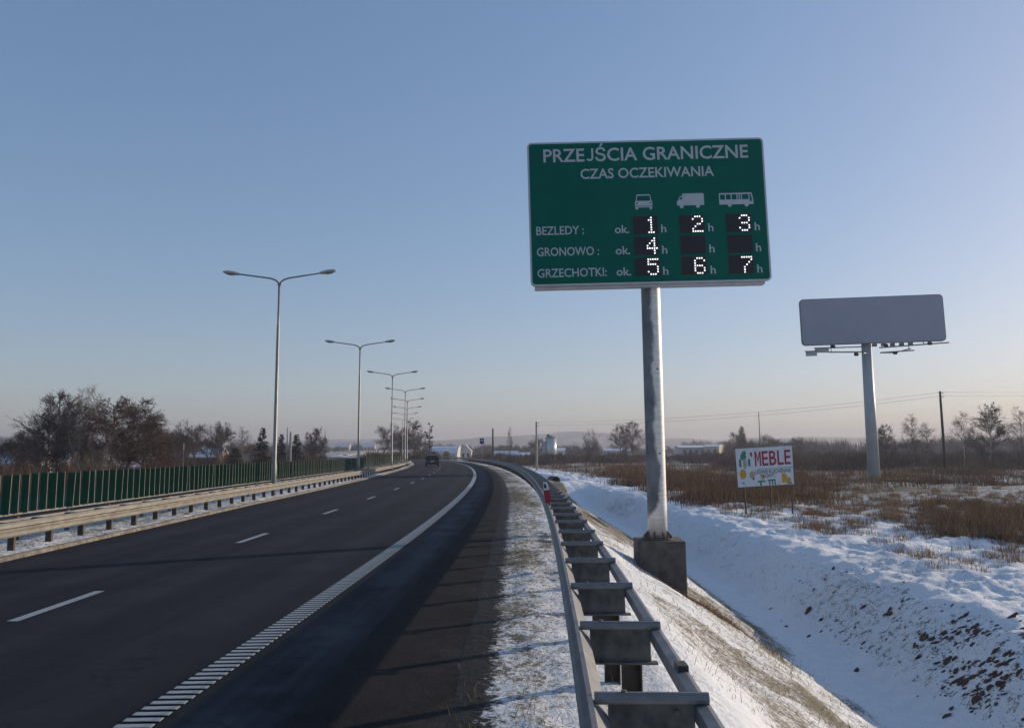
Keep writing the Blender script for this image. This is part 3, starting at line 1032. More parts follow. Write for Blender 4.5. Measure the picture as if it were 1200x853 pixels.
for r_, row in enumerate(('123', '4  ', '567')):
    for c_, ch in enumerate(row):
        u0_ = (0.435, 0.629, 0.825)[c_]
        v0_ = 0.538 + 0.144 * r_
        mb = MB()
        nn = 4
        pl = box2(u0_, u0_ + 0.102, v0_, v0_ + 0.120)
        mb.add([PP(u_, v_, d_) for d_ in (0.0105, 0.003) for (u_, v_) in pl], [(0, 1, 2, 3), (7, 6, 5, 4)] + [(i, 4 + i, 4 + (i + 1) % 4, (i + 1) % 4) for i in range(4)])
        dsp = mb.build('display', dm, sign)
        # thin bezel lips around the opening
        mb = MB()
        for (a0, a1, b0, b1) in ((u0_ - 0.003, u0_, v0_ - 0.004, v0_ + 0.124), (u0_ + 0.102, u0_ + 0.105, v0_ - 0.004, v0_ + 0.124), (u0_, u0_ + 0.102, v0_ - 0.004, v0_), (u0_, u0_ + 0.102, v0_ + 0.120, v0_ + 0.124)):
            pl = box2(a0, a1, b0, b1)
            mb.add([PP(u_, v_, d_) for d_ in (0.013, 0.003) for (u_, v_) in pl], [(0, 1, 2, 3), (7, 6, 5, 4)] + [(i, 4 + i, 4 + (i + 1) % 4, (i + 1) % 4) for i in range(4)])
        mb.build('bezel', mat('dark_bezel', (0.012, 0.05, 0.04)), dsp)
        if ch != ' ':
            mb = MB()
            for i, line in enumerate(DIG[ch]):
                for j, q in enumerate(line):
                    if q == '1':
                        uc = u0_ + 0.102 * (0.545 + 0.095 * j)
                        vc = v0_ + 0.120 * (0.075 + 0.142 * i)
                        pl = disc(uc, vc, 0.0033, 8)
                        k = len(pl)
                        mb.add([PP(u_, v_, d_) for d_ in (0.0145, 0.0106) for (u_, v_) in pl], [tuple(range(k))] + [(a_, k + a_, k + (a_ + 1) % k, (a_ + 1) % k) for a_ in range(k)])
            mb.build('lit_digit', lit, dsp)['kind'] = 'stuff'

# ------------------------------------------------------------------ blank billboard
BD = 86.0
bb0 = at(1024.5, 560.5, BD)
bbd = thing('billboard', 'tall blank grey advertising billboard on a single round column', 'billboard', bb0)
bpole = mat('painted_column', (0.42, 0.45, 0.46), (0.36, 0.39, 0.40), scale=0.6, rough=0.5, metal=0.2)
bface = mat('blank_billboard_face', (0.33, 0.345, 0.42), (0.30, 0.315, 0.385), scale=0.5, rough=0.6)
bsteel = mat('billboard_steel', (0.22, 0.23, 0.24), (0.14, 0.145, 0.15), scale=2, rough=0.5, metal=0.4)
fc = at(1022, 375, BD - 0.8) - bb0
BWM, BHM = 15.6, 5.3
MBB = Matrix.Rotation(R(-5), 3, 'Z') @ Matrix.Rotation(R(-0.9), 3, 'Y')
MB().tube([(0, 0, -1.2), (0, 0, fc.z - BHM / 2 + 0.6)], [0.66, 0.52], 24).build('column', bpole, bbd, smooth=True)
MB().prism(rrect(BWM, BHM, 0.45), 0.0, 0.30, MBB, fc).build('frame', bsteel, bbd)
MB().prism(rrect(BWM - 0.16, BHM - 0.16, 0.40), -0.03, -0.002, MBB, fc).build('face', bface, bbd)
MB().prism(rrect(BWM * 0.96, BHM * 0.8, 0.3), 0.31, 1.3, MBB, fc).build('back_frame', bsteel, bbd)
def bpt(x, y_, z):
    return fc + MBB @ Vector((x, y_, z))
hb = -BHM / 2
MB().tube([bpt(-5.6, -0.9, hb - 0.45), bpt(-1.1, -0.9, hb - 0.45)], 0.07, 6).build('catwalk_rail', bsteel, bbd)
MB().tube([bpt(-5.4, -1.1, hb - 0.95), bpt(-1.0, -0.5, hb - 1.0)], 0.08, 6).build('catwalk_rail', bsteel, bbd)
MB().tube([bpt(0.2, -0.9, hb - 0.62), bpt(7.6, -0.9, hb - 0.30)], 0.08, 6).build('catwalk_rail', bsteel, bbd)
MB().tube([bpt(0.2, -1.2, hb - 1.2), bpt(3.6, -1.6, hb - 1.12)], 0.07, 6).build('catwalk_rail', bsteel, bbd)
MB().tube([bpt(-0.9, 0, hb - 1.05), bpt(-2.6, -1.9, hb - 1.35)], 0.06, 6).build('lamp_arm', bsteel, bbd)
MB().tube([bpt(0.6, 0, hb - 1.1), bpt(1.4, -2.0, hb - 1.35), bpt(3.1, -2.0, hb - 0.95)], 0.06, 6).build('lamp_arm', bsteel, bbd)
for x_ in (-5.0, 4.9 - 1.6, 4.9):
    MB().tube([bpt(x_, -0.9, hb - 0.02), bpt(x_, -1.0, hb - 1.0 if x_ != 4.9 else hb - 0.5)], 0.05, 6).build('hanger', bsteel, bbd)
for (x_, y_, z) in ((-4.8, -1.1, -0.36), (0.8, -1.2, -0.42), (5.5, -1.1, -0.36), (-2.7, -2.0, -1.4), (1.35, -2.1, -1.38)):
    MB().box(bpt(x_, y_, hb + z), (0.42, 0.36, 0.30), MBB @ Matrix.Rotation(R(25), 3, 'X'), 0.05).build('floodlight', mat('black_lamp_case', (0.02, 0.02, 0.022)), bbd)
for x_ in np.linspace(0.2, 4.1, 5):
    MB().box(bpt(x_, 0.4, hb - 0.16), (0.5, 0.3, 0.3), MBB, 0.03).build('truss_bracket', bsteel, bbd)
for (x_, y_, z, w_) in ((-7.35, -1.6, -1.12, 1.2), (-6.1, -1.3, -0.75, 1.5)):
    MB().box(bpt(x_, y_, hb + z), (w_, 0.05, 0.52), MBB).build('small_plate', bpole, bbd)
    MB().box(bpt(x_, y_, hb + z + 0.28), (w_ + 0.1, 0.5, 0.05), MBB).build('plate_canopy', bsteel, bbd)

# ------------------------------------------------------------------ furniture sign
MD = 39.0
m0 = at(903, 600, MD)
mb_s = thing('furniture_sign', 'white wooden roadside sign reading MEBLE in red on thin posts', 'sign', (m0.x, m0.y, -1.5))
mo = Vector((m0.x, m0.y, -1.5))
tl, tr_, bl, br_ = at(861.5, 526, MD + 0.3), at(928, 522, MD - 0.3), at(865, 571, MD + 0.3), at(930.5, 567, MD - 0.3)
tl, tr_, bl, br_ = tl - mo, tr_ - mo, bl - mo, br_ - mo
nrm = (tr_ - tl).cross(bl - tl).normalized()
if nrm.y > 0:
    nrm = -nrm
def QP(u_, v_, d_=0.0):
    return (tl * (1 - u_) + tr_ * u_) * (1 - v_) + (bl * (1 - u_) + br_ * u_) * v_ + nrm * d_
white_b = mat('white_painted_board', (0.62, 0.64, 0.67), (0.46, 0.46, 0.46), scale=3.5, rough=0.7, contrast=(0.5, 0.8), stretch=(2, 2, 0.6))
def qplate(polys, name, m, d0, d1, parent=mb_s):
    mb = MB()
    for pl in polys:
        nn = len(pl)
        mb.add([QP(u_, v_, d_) for d_ in (d1, d0) for (u_, v_) in pl], [tuple(range(nn)), tuple(range(nn, 2 * nn))[::-1]] + [(i, nn + i, nn + (i + 1) % nn, (i + 1) % nn) for i in range(nn)])
    return mb.build(name, m, parent)
for (u0_, u1_) in ((0.0, 0.332), (0.335, 0.665), (0.668, 1.0)):
    qplate([box2(u0_, u1_, 0, 1)], 'board', white_b, -0.03, random.uniform(-0.003, 0.003))
redp = mat('red_paint', (0.36, 0.012, 0.05), (0.28, 0.01, 0.04), scale=8, rough=0.6)
blackp = mat('black_paint', (0.03, 0.03, 0.035), (0.08, 0.08, 0.08), scale=20, rough=0.6)
greenp = mat('green_paint', (0.02, 0.16, 0.10), (0.03, 0.22, 0.14), scale=8, rough=0.6)
yellowp = mat('yellow_paint', (0.55, 0.32, 0.03), (0.45, 0.25, 0.03), scale=8, rough=0.6)
beigep = mat('beige_paint', (0.42, 0.36, 0.24), (0.34, 0.28, 0.2), scale=8, rough=0.6)
_PP = PP
PP = lambda u_, v_, d_: QP(u_, v_, d_)
for body, a0, a1, b0, b1, m_, wt in (('EBLE', 0.462, 0.965, 0.10, 0.48, redp, 0.014), ('LIOWE KUCHENNE', 0.33, 0.955, 0.585, 0.685, blackp, 0.012), ('FRONT', 0.42, 0.66, 0.70, 0.79, blackp, 0.012)):
    text_obj(body, a0, a1, b0, b1, mb_s, m_, 'EN', wt)
PP = _PP
def ell(u_, v_, ru, rv, k=14, a0=0.0):
    return [(u_ + ru * math.cos(a0 + 2 * math.pi * i / k), v_ - rv * math.sin(a0 + 2 * math.pi * i / k)) for i in range(k)]
qplate([box2(0.335, 0.362, 0.10, 0.48), box2(0.418, 0.445, 0.10, 0.48), [(0.362, 0.10), (0.362, 0.20), (0.390, 0.40), (0.390, 0.28)], [(0.390, 0.28), (0.390, 0.40), (0.418, 0.20), (0.418, 0.10)]], 'lettering', redp, 0.0062, 0.0085)
qplate([box2(0.36, 0.99, 0.552, 0.562)], 'painted_line', blackp, 0.0055, 0.007)
qplate([ell(0.13, 0.22, 0.055, 0.09), ell(0.15, 0.12, 0.04, 0.05), [(0.05, 0.28), (0.09, 0.28), (0.09, 0.48), (0.05, 0.48)][::-1], [(0.21, 0.28), (0.25, 0.28), (0.25, 0.47), (0.21, 0.47)][::-1]], 'painted_picture', greenp, 0.0055, 0.007)
qplate([ell(0.155, 0.40, 0.035, 0.14)], 'painted_picture', beigep, 0.0056, 0.0075)
qplate([ell(0.105, 0.67, 0.06, 0.13)], 'painted_picture', yellowp, 0.0055, 0.0072)
qplate([[(0.255, 0.12), (0.28, 0.10), (0.295, 0.15), (0.285, 0.25), (0.255, 0.19)][::-1], ell(0.29, 0.80, 0.02, 0.035)], 'painted_picture', redp, 0.0055, 0.007)
qplate([ell(0.27, 0.70, 0.05, 0.10)], 'painted_picture', beigep, 0.0054, 0.0066)
qplate([box2(0.36, 0.50, 0.86, 0.90), box2(0.40, 0.43, 0.90, 0.99), box2(0.54, 0.68, 0.84, 0.88), box2(0.56, 0.585, 0.88, 0.99), box2(0.61, 0.635, 0.88, 0.99), box2(0.655, 0.68, 0.88, 0.99), box2(0.88, 0.97, 0.94, 0.98)], 'painted_picture', greenp, 0.0055, 0.007)
qplate([[(0.79, 0.72), (0.84, 0.69), (0.88, 0.74), (0.88, 0.82), (0.95, 0.82), (0.95, 0.93), (0.79, 0.95)][::-1], box2(0.44, 0.48, 0.72, 0.84)], 'painted_picture', yellowp, 0.0055, 0.007)
qplate([box2(0.06, 0.12, 0.88, 0.895), box2(0.09, 0.12, 0.90, 0.92)], 'painted_picture', blackp, 0.0055, 0.007)
wood = mat('weathered_wood', (0.09, 0.07, 0.055), (0.05, 0.04, 0.03), scale=10, rough=0.9)
for (xa, ya, xb, yb) in ((870, 540, 877, 605), (930, 540, 930.5, 602), (905, 540, 905, 590)):
    p0, p1 = at(xa, ya, MD + 0.2) - mo, at(xb, yb, MD + 0.2) - mo
    MB().tube([p0 + Vector((0, 0.22, 0)), p1 + Vector((0, 0.22, -0.3))], 0.045, 6).build('post', wood, mb_s)

# ------------------------------------------------------------------ street lamps
lamp_m = mat('lamp_steel', (0.30, 0.30, 0.29), (0.22, 0.22, 0.215), scale=1.5, rough=0.5, metal=0.4)
head_m = mat('lamp_housing', (0.45, 0.46, 0.45), (0.38, 0.39, 0.38), scale=3, rough=0.45)
glass_m = mat('lamp_bowl', (0.30, 0.30, 0.28), rough=0.25)
LH = 9.35
lroot = thing('street_lamp', 'x', 'street lamp', group='twin-arm street lamps along the median')
MB().tube([(0, 0, -0.3), (0, 0, 1.2), (0, 0, 1.25), (0, 0, LH - 2.1), (0, 0, LH - 2.05), (0, 0, LH - 0.22)], [0.105, 0.10, 0.085, 0.065, 0.052, 0.048], 12).build('pole', lamp_m, lroot, smooth=True)
for sgn in (-1, 1):
    pts = [(0, 0, LH - 0.32), (sgn * 0.06, 0, LH - 0.12), (sgn * 0.18, 0, LH - 0.02), (sgn * 0.4, 0, LH + 0.06), (sgn * 1.9, 0, LH + 0.28)]
    MB().tube(pts, [0.045, 0.042, 0.04, 0.036, 0.032], 8).build('arm', lamp_m, lroot, smooth=True)
    sec = [(1.78, 0.05, 0.05), (1.85, 0.09, 0.075), (2.05, 0.135, 0.10), (2.3, 0.14, 0.10), (2.48, 0.09, 0.06), (2.54, 0.02, 0.02)]
    mb = MB()
    k = 12
    for (x_, ry_, rz_) in sec:
        zc = LH + 0.28 + (x_ - 1.9) * 0.147
        for j in range(k):
            a_ = 2 * math.pi * j / k
            mb.v.append((sgn * x_, ry_ * math.cos(a_), zc + rz_ * max(-0.55, math.sin(a_))))
    for i in range(len(sec) - 1):
        for j in range(k):
            mb.f.append((i * k + j, i * k + (j + 1) % k, (i + 1) * k + (j + 1) % k, (i + 1) * k + j))
    mb.f += [tuple(range(k)), tuple((len(sec) - 1) * k + j for j in range(k))]
    hd = mb.build('lamp_head', head_m, lroot, smooth=True)
    mb = MB()
    for i, (x_, f_) in enumerate(((2.0, 0.3), (2.12, 1.0), (2.3, 1.0), (2.42, 0.3))):
        zc = LH + 0.28 + (x_ - 1.9) * 0.147 - 0.05
        for j in range(8):
            a_ = math.pi + math.pi * j / 7
            mb.v.append((sgn * x_, 0.10 * f_ * math.cos(a_), zc + 0.05 * f_ * math.sin(a_)))
    for i in range(3):
        for j in range(7):
            mb.f.append((i * 8 + j, i * 8 + j + 1, (i + 1) * 8 + j + 1, (i + 1) * 8 + j))
    mb.build('bowl', glass_m, hd, smooth=True)
LL = ['nearest and tallest twin-arm street lamp rising behind the left guard rail',
      'second twin-arm street lamp, just right of the nearest one', 'third twin-arm street lamp along the curving median',
      'fourth twin-arm street lamp along the curving median', 'fifth twin-arm street lamp along the curving median',
      'sixth twin-arm street lamp, small in the distance on the median', 'seventh twin-arm street lamp, tiny in the distance on the median', 'farthest and smallest twin-arm street lamp on the median']
for i, (x_, y_, D_) in enumerate(((327.5, 329, 33.35), (422, 406, 54.66), (460, 440, 75.7), (475, 458.5, 96.2), (477.5, 470, 114), (477, 479, 134), (475, 486, 155), (472, 492, 177))):
    o = lroot if i == 0 else copy_tree(lroot)
    p = at(x_, y_, D_)
    o.location = (p.x, D_, p.z - LH + 0.05)
    o.rotation_euler = (0, 0, rz_of(D_) + R(-2 + 3 * random.random()))
    o['label'] = LL[i]

# ------------------------------------------------------------------ delineators, small signs
whitep = mat('white_plastic', (0.70, 0.70, 0.70), (0.6, 0.6, 0.6), scale=4, rough=0.5)
redr = mat('red_reflector', (0.34, 0.008, 0.03), (0.26, 0.006, 0.02), scale=6, rough=0.35)
blk = mat('black_plastic', (0.03, 0.025, 0.03), scale=6, rough=0.5)
dp0 = rp(15.6, RO + 0.02, 0.77)
dl = thing('delineator', 'red and white reflector paddle clamped to the right guard rail', 'delineator', dp0, R(-2))
MT = Matrix.Rotation(R(-7), 3, 'Y')
MB().prism([(-0.055, 0.0), (0.055, 0.0), (0.06, 0.30), (0.03, 0.42), (-0.045, 0.44), (-0.06, 0.30)], -0.012, 0.012, MT).build('paddle', whitep, dl)
MB().prism([(-0.058, 0.02), (0.058, 0.02), (0.062, 0.27), (-0.062, 0.27)], -0.020, -0.013, MT).build('red_band', redr, dl)
MB().prism([(-0.04, 0.31), (0.01, 0.31), (0.005, 0.39), (-0.035, 0.40)], -0.020, -0.013, MT).build('dark_patch', blk, dl)
MB().box((0, 0.0, -0.03), (0.07, 0.05, 0.10)).build('clamp', galv_d, dl)

bluep = mat('blue_sign_face', (0.012, 0.03, 0.20), (0.01, 0.025, 0.16), scale=3, rough=0.5)
p = rp(132, RO + 1.2, 0)
bs = thing('blue_road_sign', 'small blue rectangular road sign on a grey post at the bend', 'road sign', (p.x, p.y, -0.3))
zt = top_z(551, 513.5, p.y) + 0.3
MB().tube([(0, 0, -0.2), (0, 0, zt - 0.1)], 0.045, 8).build('post', galv, bs)
MB().box((0, -0.08, zt - 0.5), (0.72, 0.03, 0.98), None, 0.01).build('panel', bluep, bs)
MB().box((0, -0.10, zt - 0.32), (0.40, 0.008, 0.08)).box((0.02, -0.10, zt - 0.46), (0.46, 0.008, 0.08)).build('white_symbol', whitep, bs)
p = at(518.5, 537, 168)
ws = thing('white_road_sign', 'tiny white square road sign left of the arched white hall', 'road sign', (p.x, p.y, -0.1))
MB().tube([(0, 0, -0.2), (0, 0, 2.2)], 0.05, 6).build('post', galv, ws)
MB().box((0, -0.07, 1.9), (0.62, 0.03, 0.5), None, 0.01).build('panel', whitep, ws)
for lab, x_, yt, D_ in (('slim white marker post by the far road bend', 530.5, 529, 165), ('white marker post right of the slim one at the far bend', 541, 530, 160)):
    p = at(x_, 537, D_)
    w_ = thing('marker_post', lab, 'marker post', (p.x, p.y, -0.1), group='white marker posts at the bend')
    h_ = top_z(x_, yt, D_) + 0.1
    MB().prism([(-0.08, 0), (0.08, 0), (0.07, h_), (-0.05, h_ + 0.06)], -0.06, 0.06).build('body', whitep, w_)
    MB().box((0, -0.065, h_ * 0.75), (0.10, 0.008, 0.2)).build('reflector_band', blk, w_)

# ------------------------------------------------------------------ car
cp = rp(104, off_dash(104) - 1.35)
cp = at(506.5, 546.3, 104)
carr = thing('car', 'dark hatchback driving away in the left lane near the bend', 'car', (cp.x, 104, 0.0), rz_of(104))
paint = mat('dark_car_paint', (0.018, 0.02, 0.026), (0.013, 0.014, 0.018), scale=2, rough=0.3, metal=0.3)
cgl = mat('dark_window_glass', (0.02, 0.024, 0.03), rough=0.08)
tyre = mat('tyre_rubber', (0.018, 0.018, 0.018), scale=12, rough=0.9)
side = [(-2.0, 0.32), (-2.08, 0.55), (-2.05, 0.90), (-1.95, 1.02), (-1.62, 1.46), (-1.1, 1.54), (0.1, 1.52), (0.95, 1.05), (1.85, 0.88), (2.05, 0.68), (2.05, 0.34), (1.6, 0.24), (-1.7, 0.24)]
mb = MB()
ks = len(side)
lv = [(-0.84, 0.86), (-0.88, 1.0), (0.88, 1.0), (0.84, 0.86)]
for (xw, sc) in ((-1, 0), (1, 0)):
    for (y_, z) in side:
        inset = 0.0 if z < 0.95 else (z - 0.95) * 0.34
        mb.v.append((xw * (0.87 - inset), y_, z))
mb.f += [tuple(range(ks)), tuple(range(ks, 2 * ks))[::-1]] + [(i, ks + i, ks + (i + 1) % ks, (i + 1) % ks) for i in range(ks)]
mb.build('body', paint, carr)
MB().prism([(-0.66, 1.07), (0.66, 1.07), (0.56, 1.40), (-0.56, 1.40)], -0.01, 0.01, Matrix.Rotation(R(-37), 3, 'X') , (0, -2.60, 0.30)).build('rear_window', cgl, carr)
for sgn in (-1, 1):
    MB().add([(sgn * 0.842, -1.55, 1.05), (sgn * 0.842, 0.75, 1.05), (sgn * 0.715, 0.15, 1.42), (sgn * 0.705, -1.38, 1.43), (sgn * 0.80, -1.55, 1.05), (sgn * 0.80, 0.75, 1.05), (sgn * 0.68, 0.15, 1.42), (sgn * 0.67, -1.38, 1.43)],
             [(0, 1, 2, 3), (7, 6, 5, 4), (0, 4, 5, 1), (1, 5, 6, 2), (2, 6, 7, 3), (3, 7, 4, 0)]).build('side_window', cgl, carr)
    MB().box((sgn * 0.74, -2.03, 0.86), (0.24, 0.08, 0.22), None, 0.03).build('tail_light', mat('tail_lens', (0.16, 0.01, 0.012), rough=0.2), carr)
    MB().box((sgn * 0.98, 0.55, 1.05), (0.18, 0.09, 0.14), None, 0.03).build('mirror', paint, carr)
    for y_ in (-1.3, 1.35):
        wh = MB().tube([(sgn * 0.70, y_, 0.31), (sgn * 0.89, y_, 0.31)], 0.31, 18).build('wheel', tyre, carr)
        MB().tube([(sgn * 0.885, y_, 0.31), (sgn * 0.9, y_, 0.31)], 0.19, 12).build('rim', galv, wh)
MB().box((0, -2.09, 0.66), (0.52, 0.02, 0.12)).build('number_plate', whitep, carr)
MB().box((0, -2.05, 0.42), (1.6, 0.12, 0.2), None, 0.05).build('bumper', mat('bumper_plastic', (0.035, 0.036, 0.04)), carr)

# ------------------------------------------------------------------ utility poles and wires
pconc = mat('pole_concrete', (0.36, 0.34, 0.31), (0.26, 0.25, 0.23), scale=3, rough=0.85)
pwood = mat('pole_wood', (0.055, 0.045, 0.038), (0.035, 0.03, 0.026), scale=6, rough=0.9)
wire_m = mat('wire', (0.05, 0.05, 0.052), scale=2, rough=0.6)
def util_pole(x, yt, D, zb, r, m, label, cross=True, top_wood=0.0, dx=0.0):
    p = at(x, yt, D)
    u = thing('utility_pole', label, 'utility pole', (p.x, D, zb), group='utility poles in the fields')
    H = p.z - zb
    MB().tube([(dx, 0, -0.5), (dx * 0.4, 0, H * 0.5), (0, 0, H)], [r * 1.25, r * 1.1, r * 0.85], 10).build('pole', m, u, smooth=True)
    if cross:
        for q in (0.25, 0.75):
            MB().box((0.22, 0, H - q), (0.5, 0.06, 0.06)).build('bracket', pwood, u)
            for s_ in (0.12, 0.44):
                MB().tube([(s_, 0, H - q + 0.03), (s_, 0, H - q + 0.18)], 0.045, 6).build('insulator', whitep, u)
    return Vector((p.x, D, p.z))
A = util_pole(628.5, 494, 134, -1.5, 0.17, pconc, 'pale concrete utility pole standing just right of the guard rail')
B = util_pole(1101.5, 458.5, 105, -1.5, 0.16, pwood, 'dark wooden utility pole right of the blank billboard')
Cq = Vector((95, 92, B.z + 0.4))
util_pole(889, 483, 260, -1.6, 0.14, pwood, 'thin distant utility pole above the furniture sign', False)
util_pole(577.5, 502, 250, -1.6, 0.28, pwood, 'dark utility pole behind the far end of the guard rail', False)
util_pole(337, 501, 125, -2.0, 0.10, pconc, 'left slim pole of the pair behind the green screen', False)
util_pole(340.8, 506, 125, -2.0, 0.20, pconc, 'thicker pale pole of the pair behind the green screen', False)
util_pole(215.5, 519, 118, -2.0, 0.07, pconc, 'thin pale pole among bare trees behind the green screen', False)
pl_ = thing('overhead_wires', 'thin overhead wires strung across the right hand field', 'wires', A)
for (p0, p1, sag) in ((A, B, 1.0), (B, Cq, 0.6)):
    for q, s_ in ((0.10, 0.12), (0.10, 0.44), (0.60, 0.12), (0.60, 0.44)):
        a0, a1 = p0 + Vector((s_, 0, -q)), p1 + Vector((s_, 0, -q))
        MB().tube([a0.lerp(a1, t) - Vector((0, 0, sag * 4 * t * (1 - t))) for t in np.linspace(0, 1, 25)], 0.007, 4).build('wire', wire_m, pl_, A)

# ------------------------------------------------------------------ trees
bark_d = mat('dark_bark', (0.050, 0.040, 0.036), (0.085, 0.070, 0.060), scale=4, rough=0.95)
bark_g = mat('grey_bark', (0.13, 0.115, 0.095), (0.20, 0.18, 0.15), scale=3, rough=0.95)
bark_b = mat('birch_bark', (0.42, 0.39, 0.35), (0.10, 0.09, 0.085), scale=5, rough=0.85, contrast=(0.55, 0.7))
twig_r = mat('red_brown_twigs', (0.070, 0.040, 0.034), (0.10, 0.062, 0.050), scale=0.8, rough=0.95)
twig_d = mat('dark_twigs', (0.050, 0.038, 0.034), (0.078, 0.060, 0.052), scale=0.8, rough=0.95)
twig_g = mat('grey_twigs', (0.12, 0.10, 0.082), (0.17, 0.145, 0.12), scale=0.8, rough=0.95)
needle = mat('spruce_needles', (0.014, 0.026, 0.018), (0.028, 0.042, 0.026), scale=2, rough=0.9)
needle2 = mat('pine_needles', (0.022, 0.032, 0.022), (0.036, 0.046, 0.030), scale=2, rough=0.9)

def perp(d, r):
    a = Vector((r.uniform(-1, 1), r.uniform(-1, 1), r.uniform(-1, 1)))
    a = a - d * a.dot(d)
    return a.normalized() if a.length > 1e-4 else Vector((1, 0, 0))

def flat_twig(mb, p, d, L, w_, r):
    s_ = perp(d, r) * w_
    k = len(mb.v)
    m_ = p + d * L * 0.5 + perp(d, r) * L * 0.08
    mb.v += [tuple(p - s_), tuple(p + s_), tuple(m_ + s_ * 0.7), tuple(m_ - s_ * 0.7), tuple(p + d * L)]
    mb.f += [(k, k + 1, k + 2, k + 3), (k + 3, k + 2, k + 4)]

def limb(r, p, d, L, nseg, wob, lift):
    pts = [p.copy()]
    for i in range(nseg):
        d = (d + perp(d, r) * wob * r.random() + Vector((0, 0, lift))).normalized()
        pts.append(pts[-1] + d * (L / nseg))
    return pts

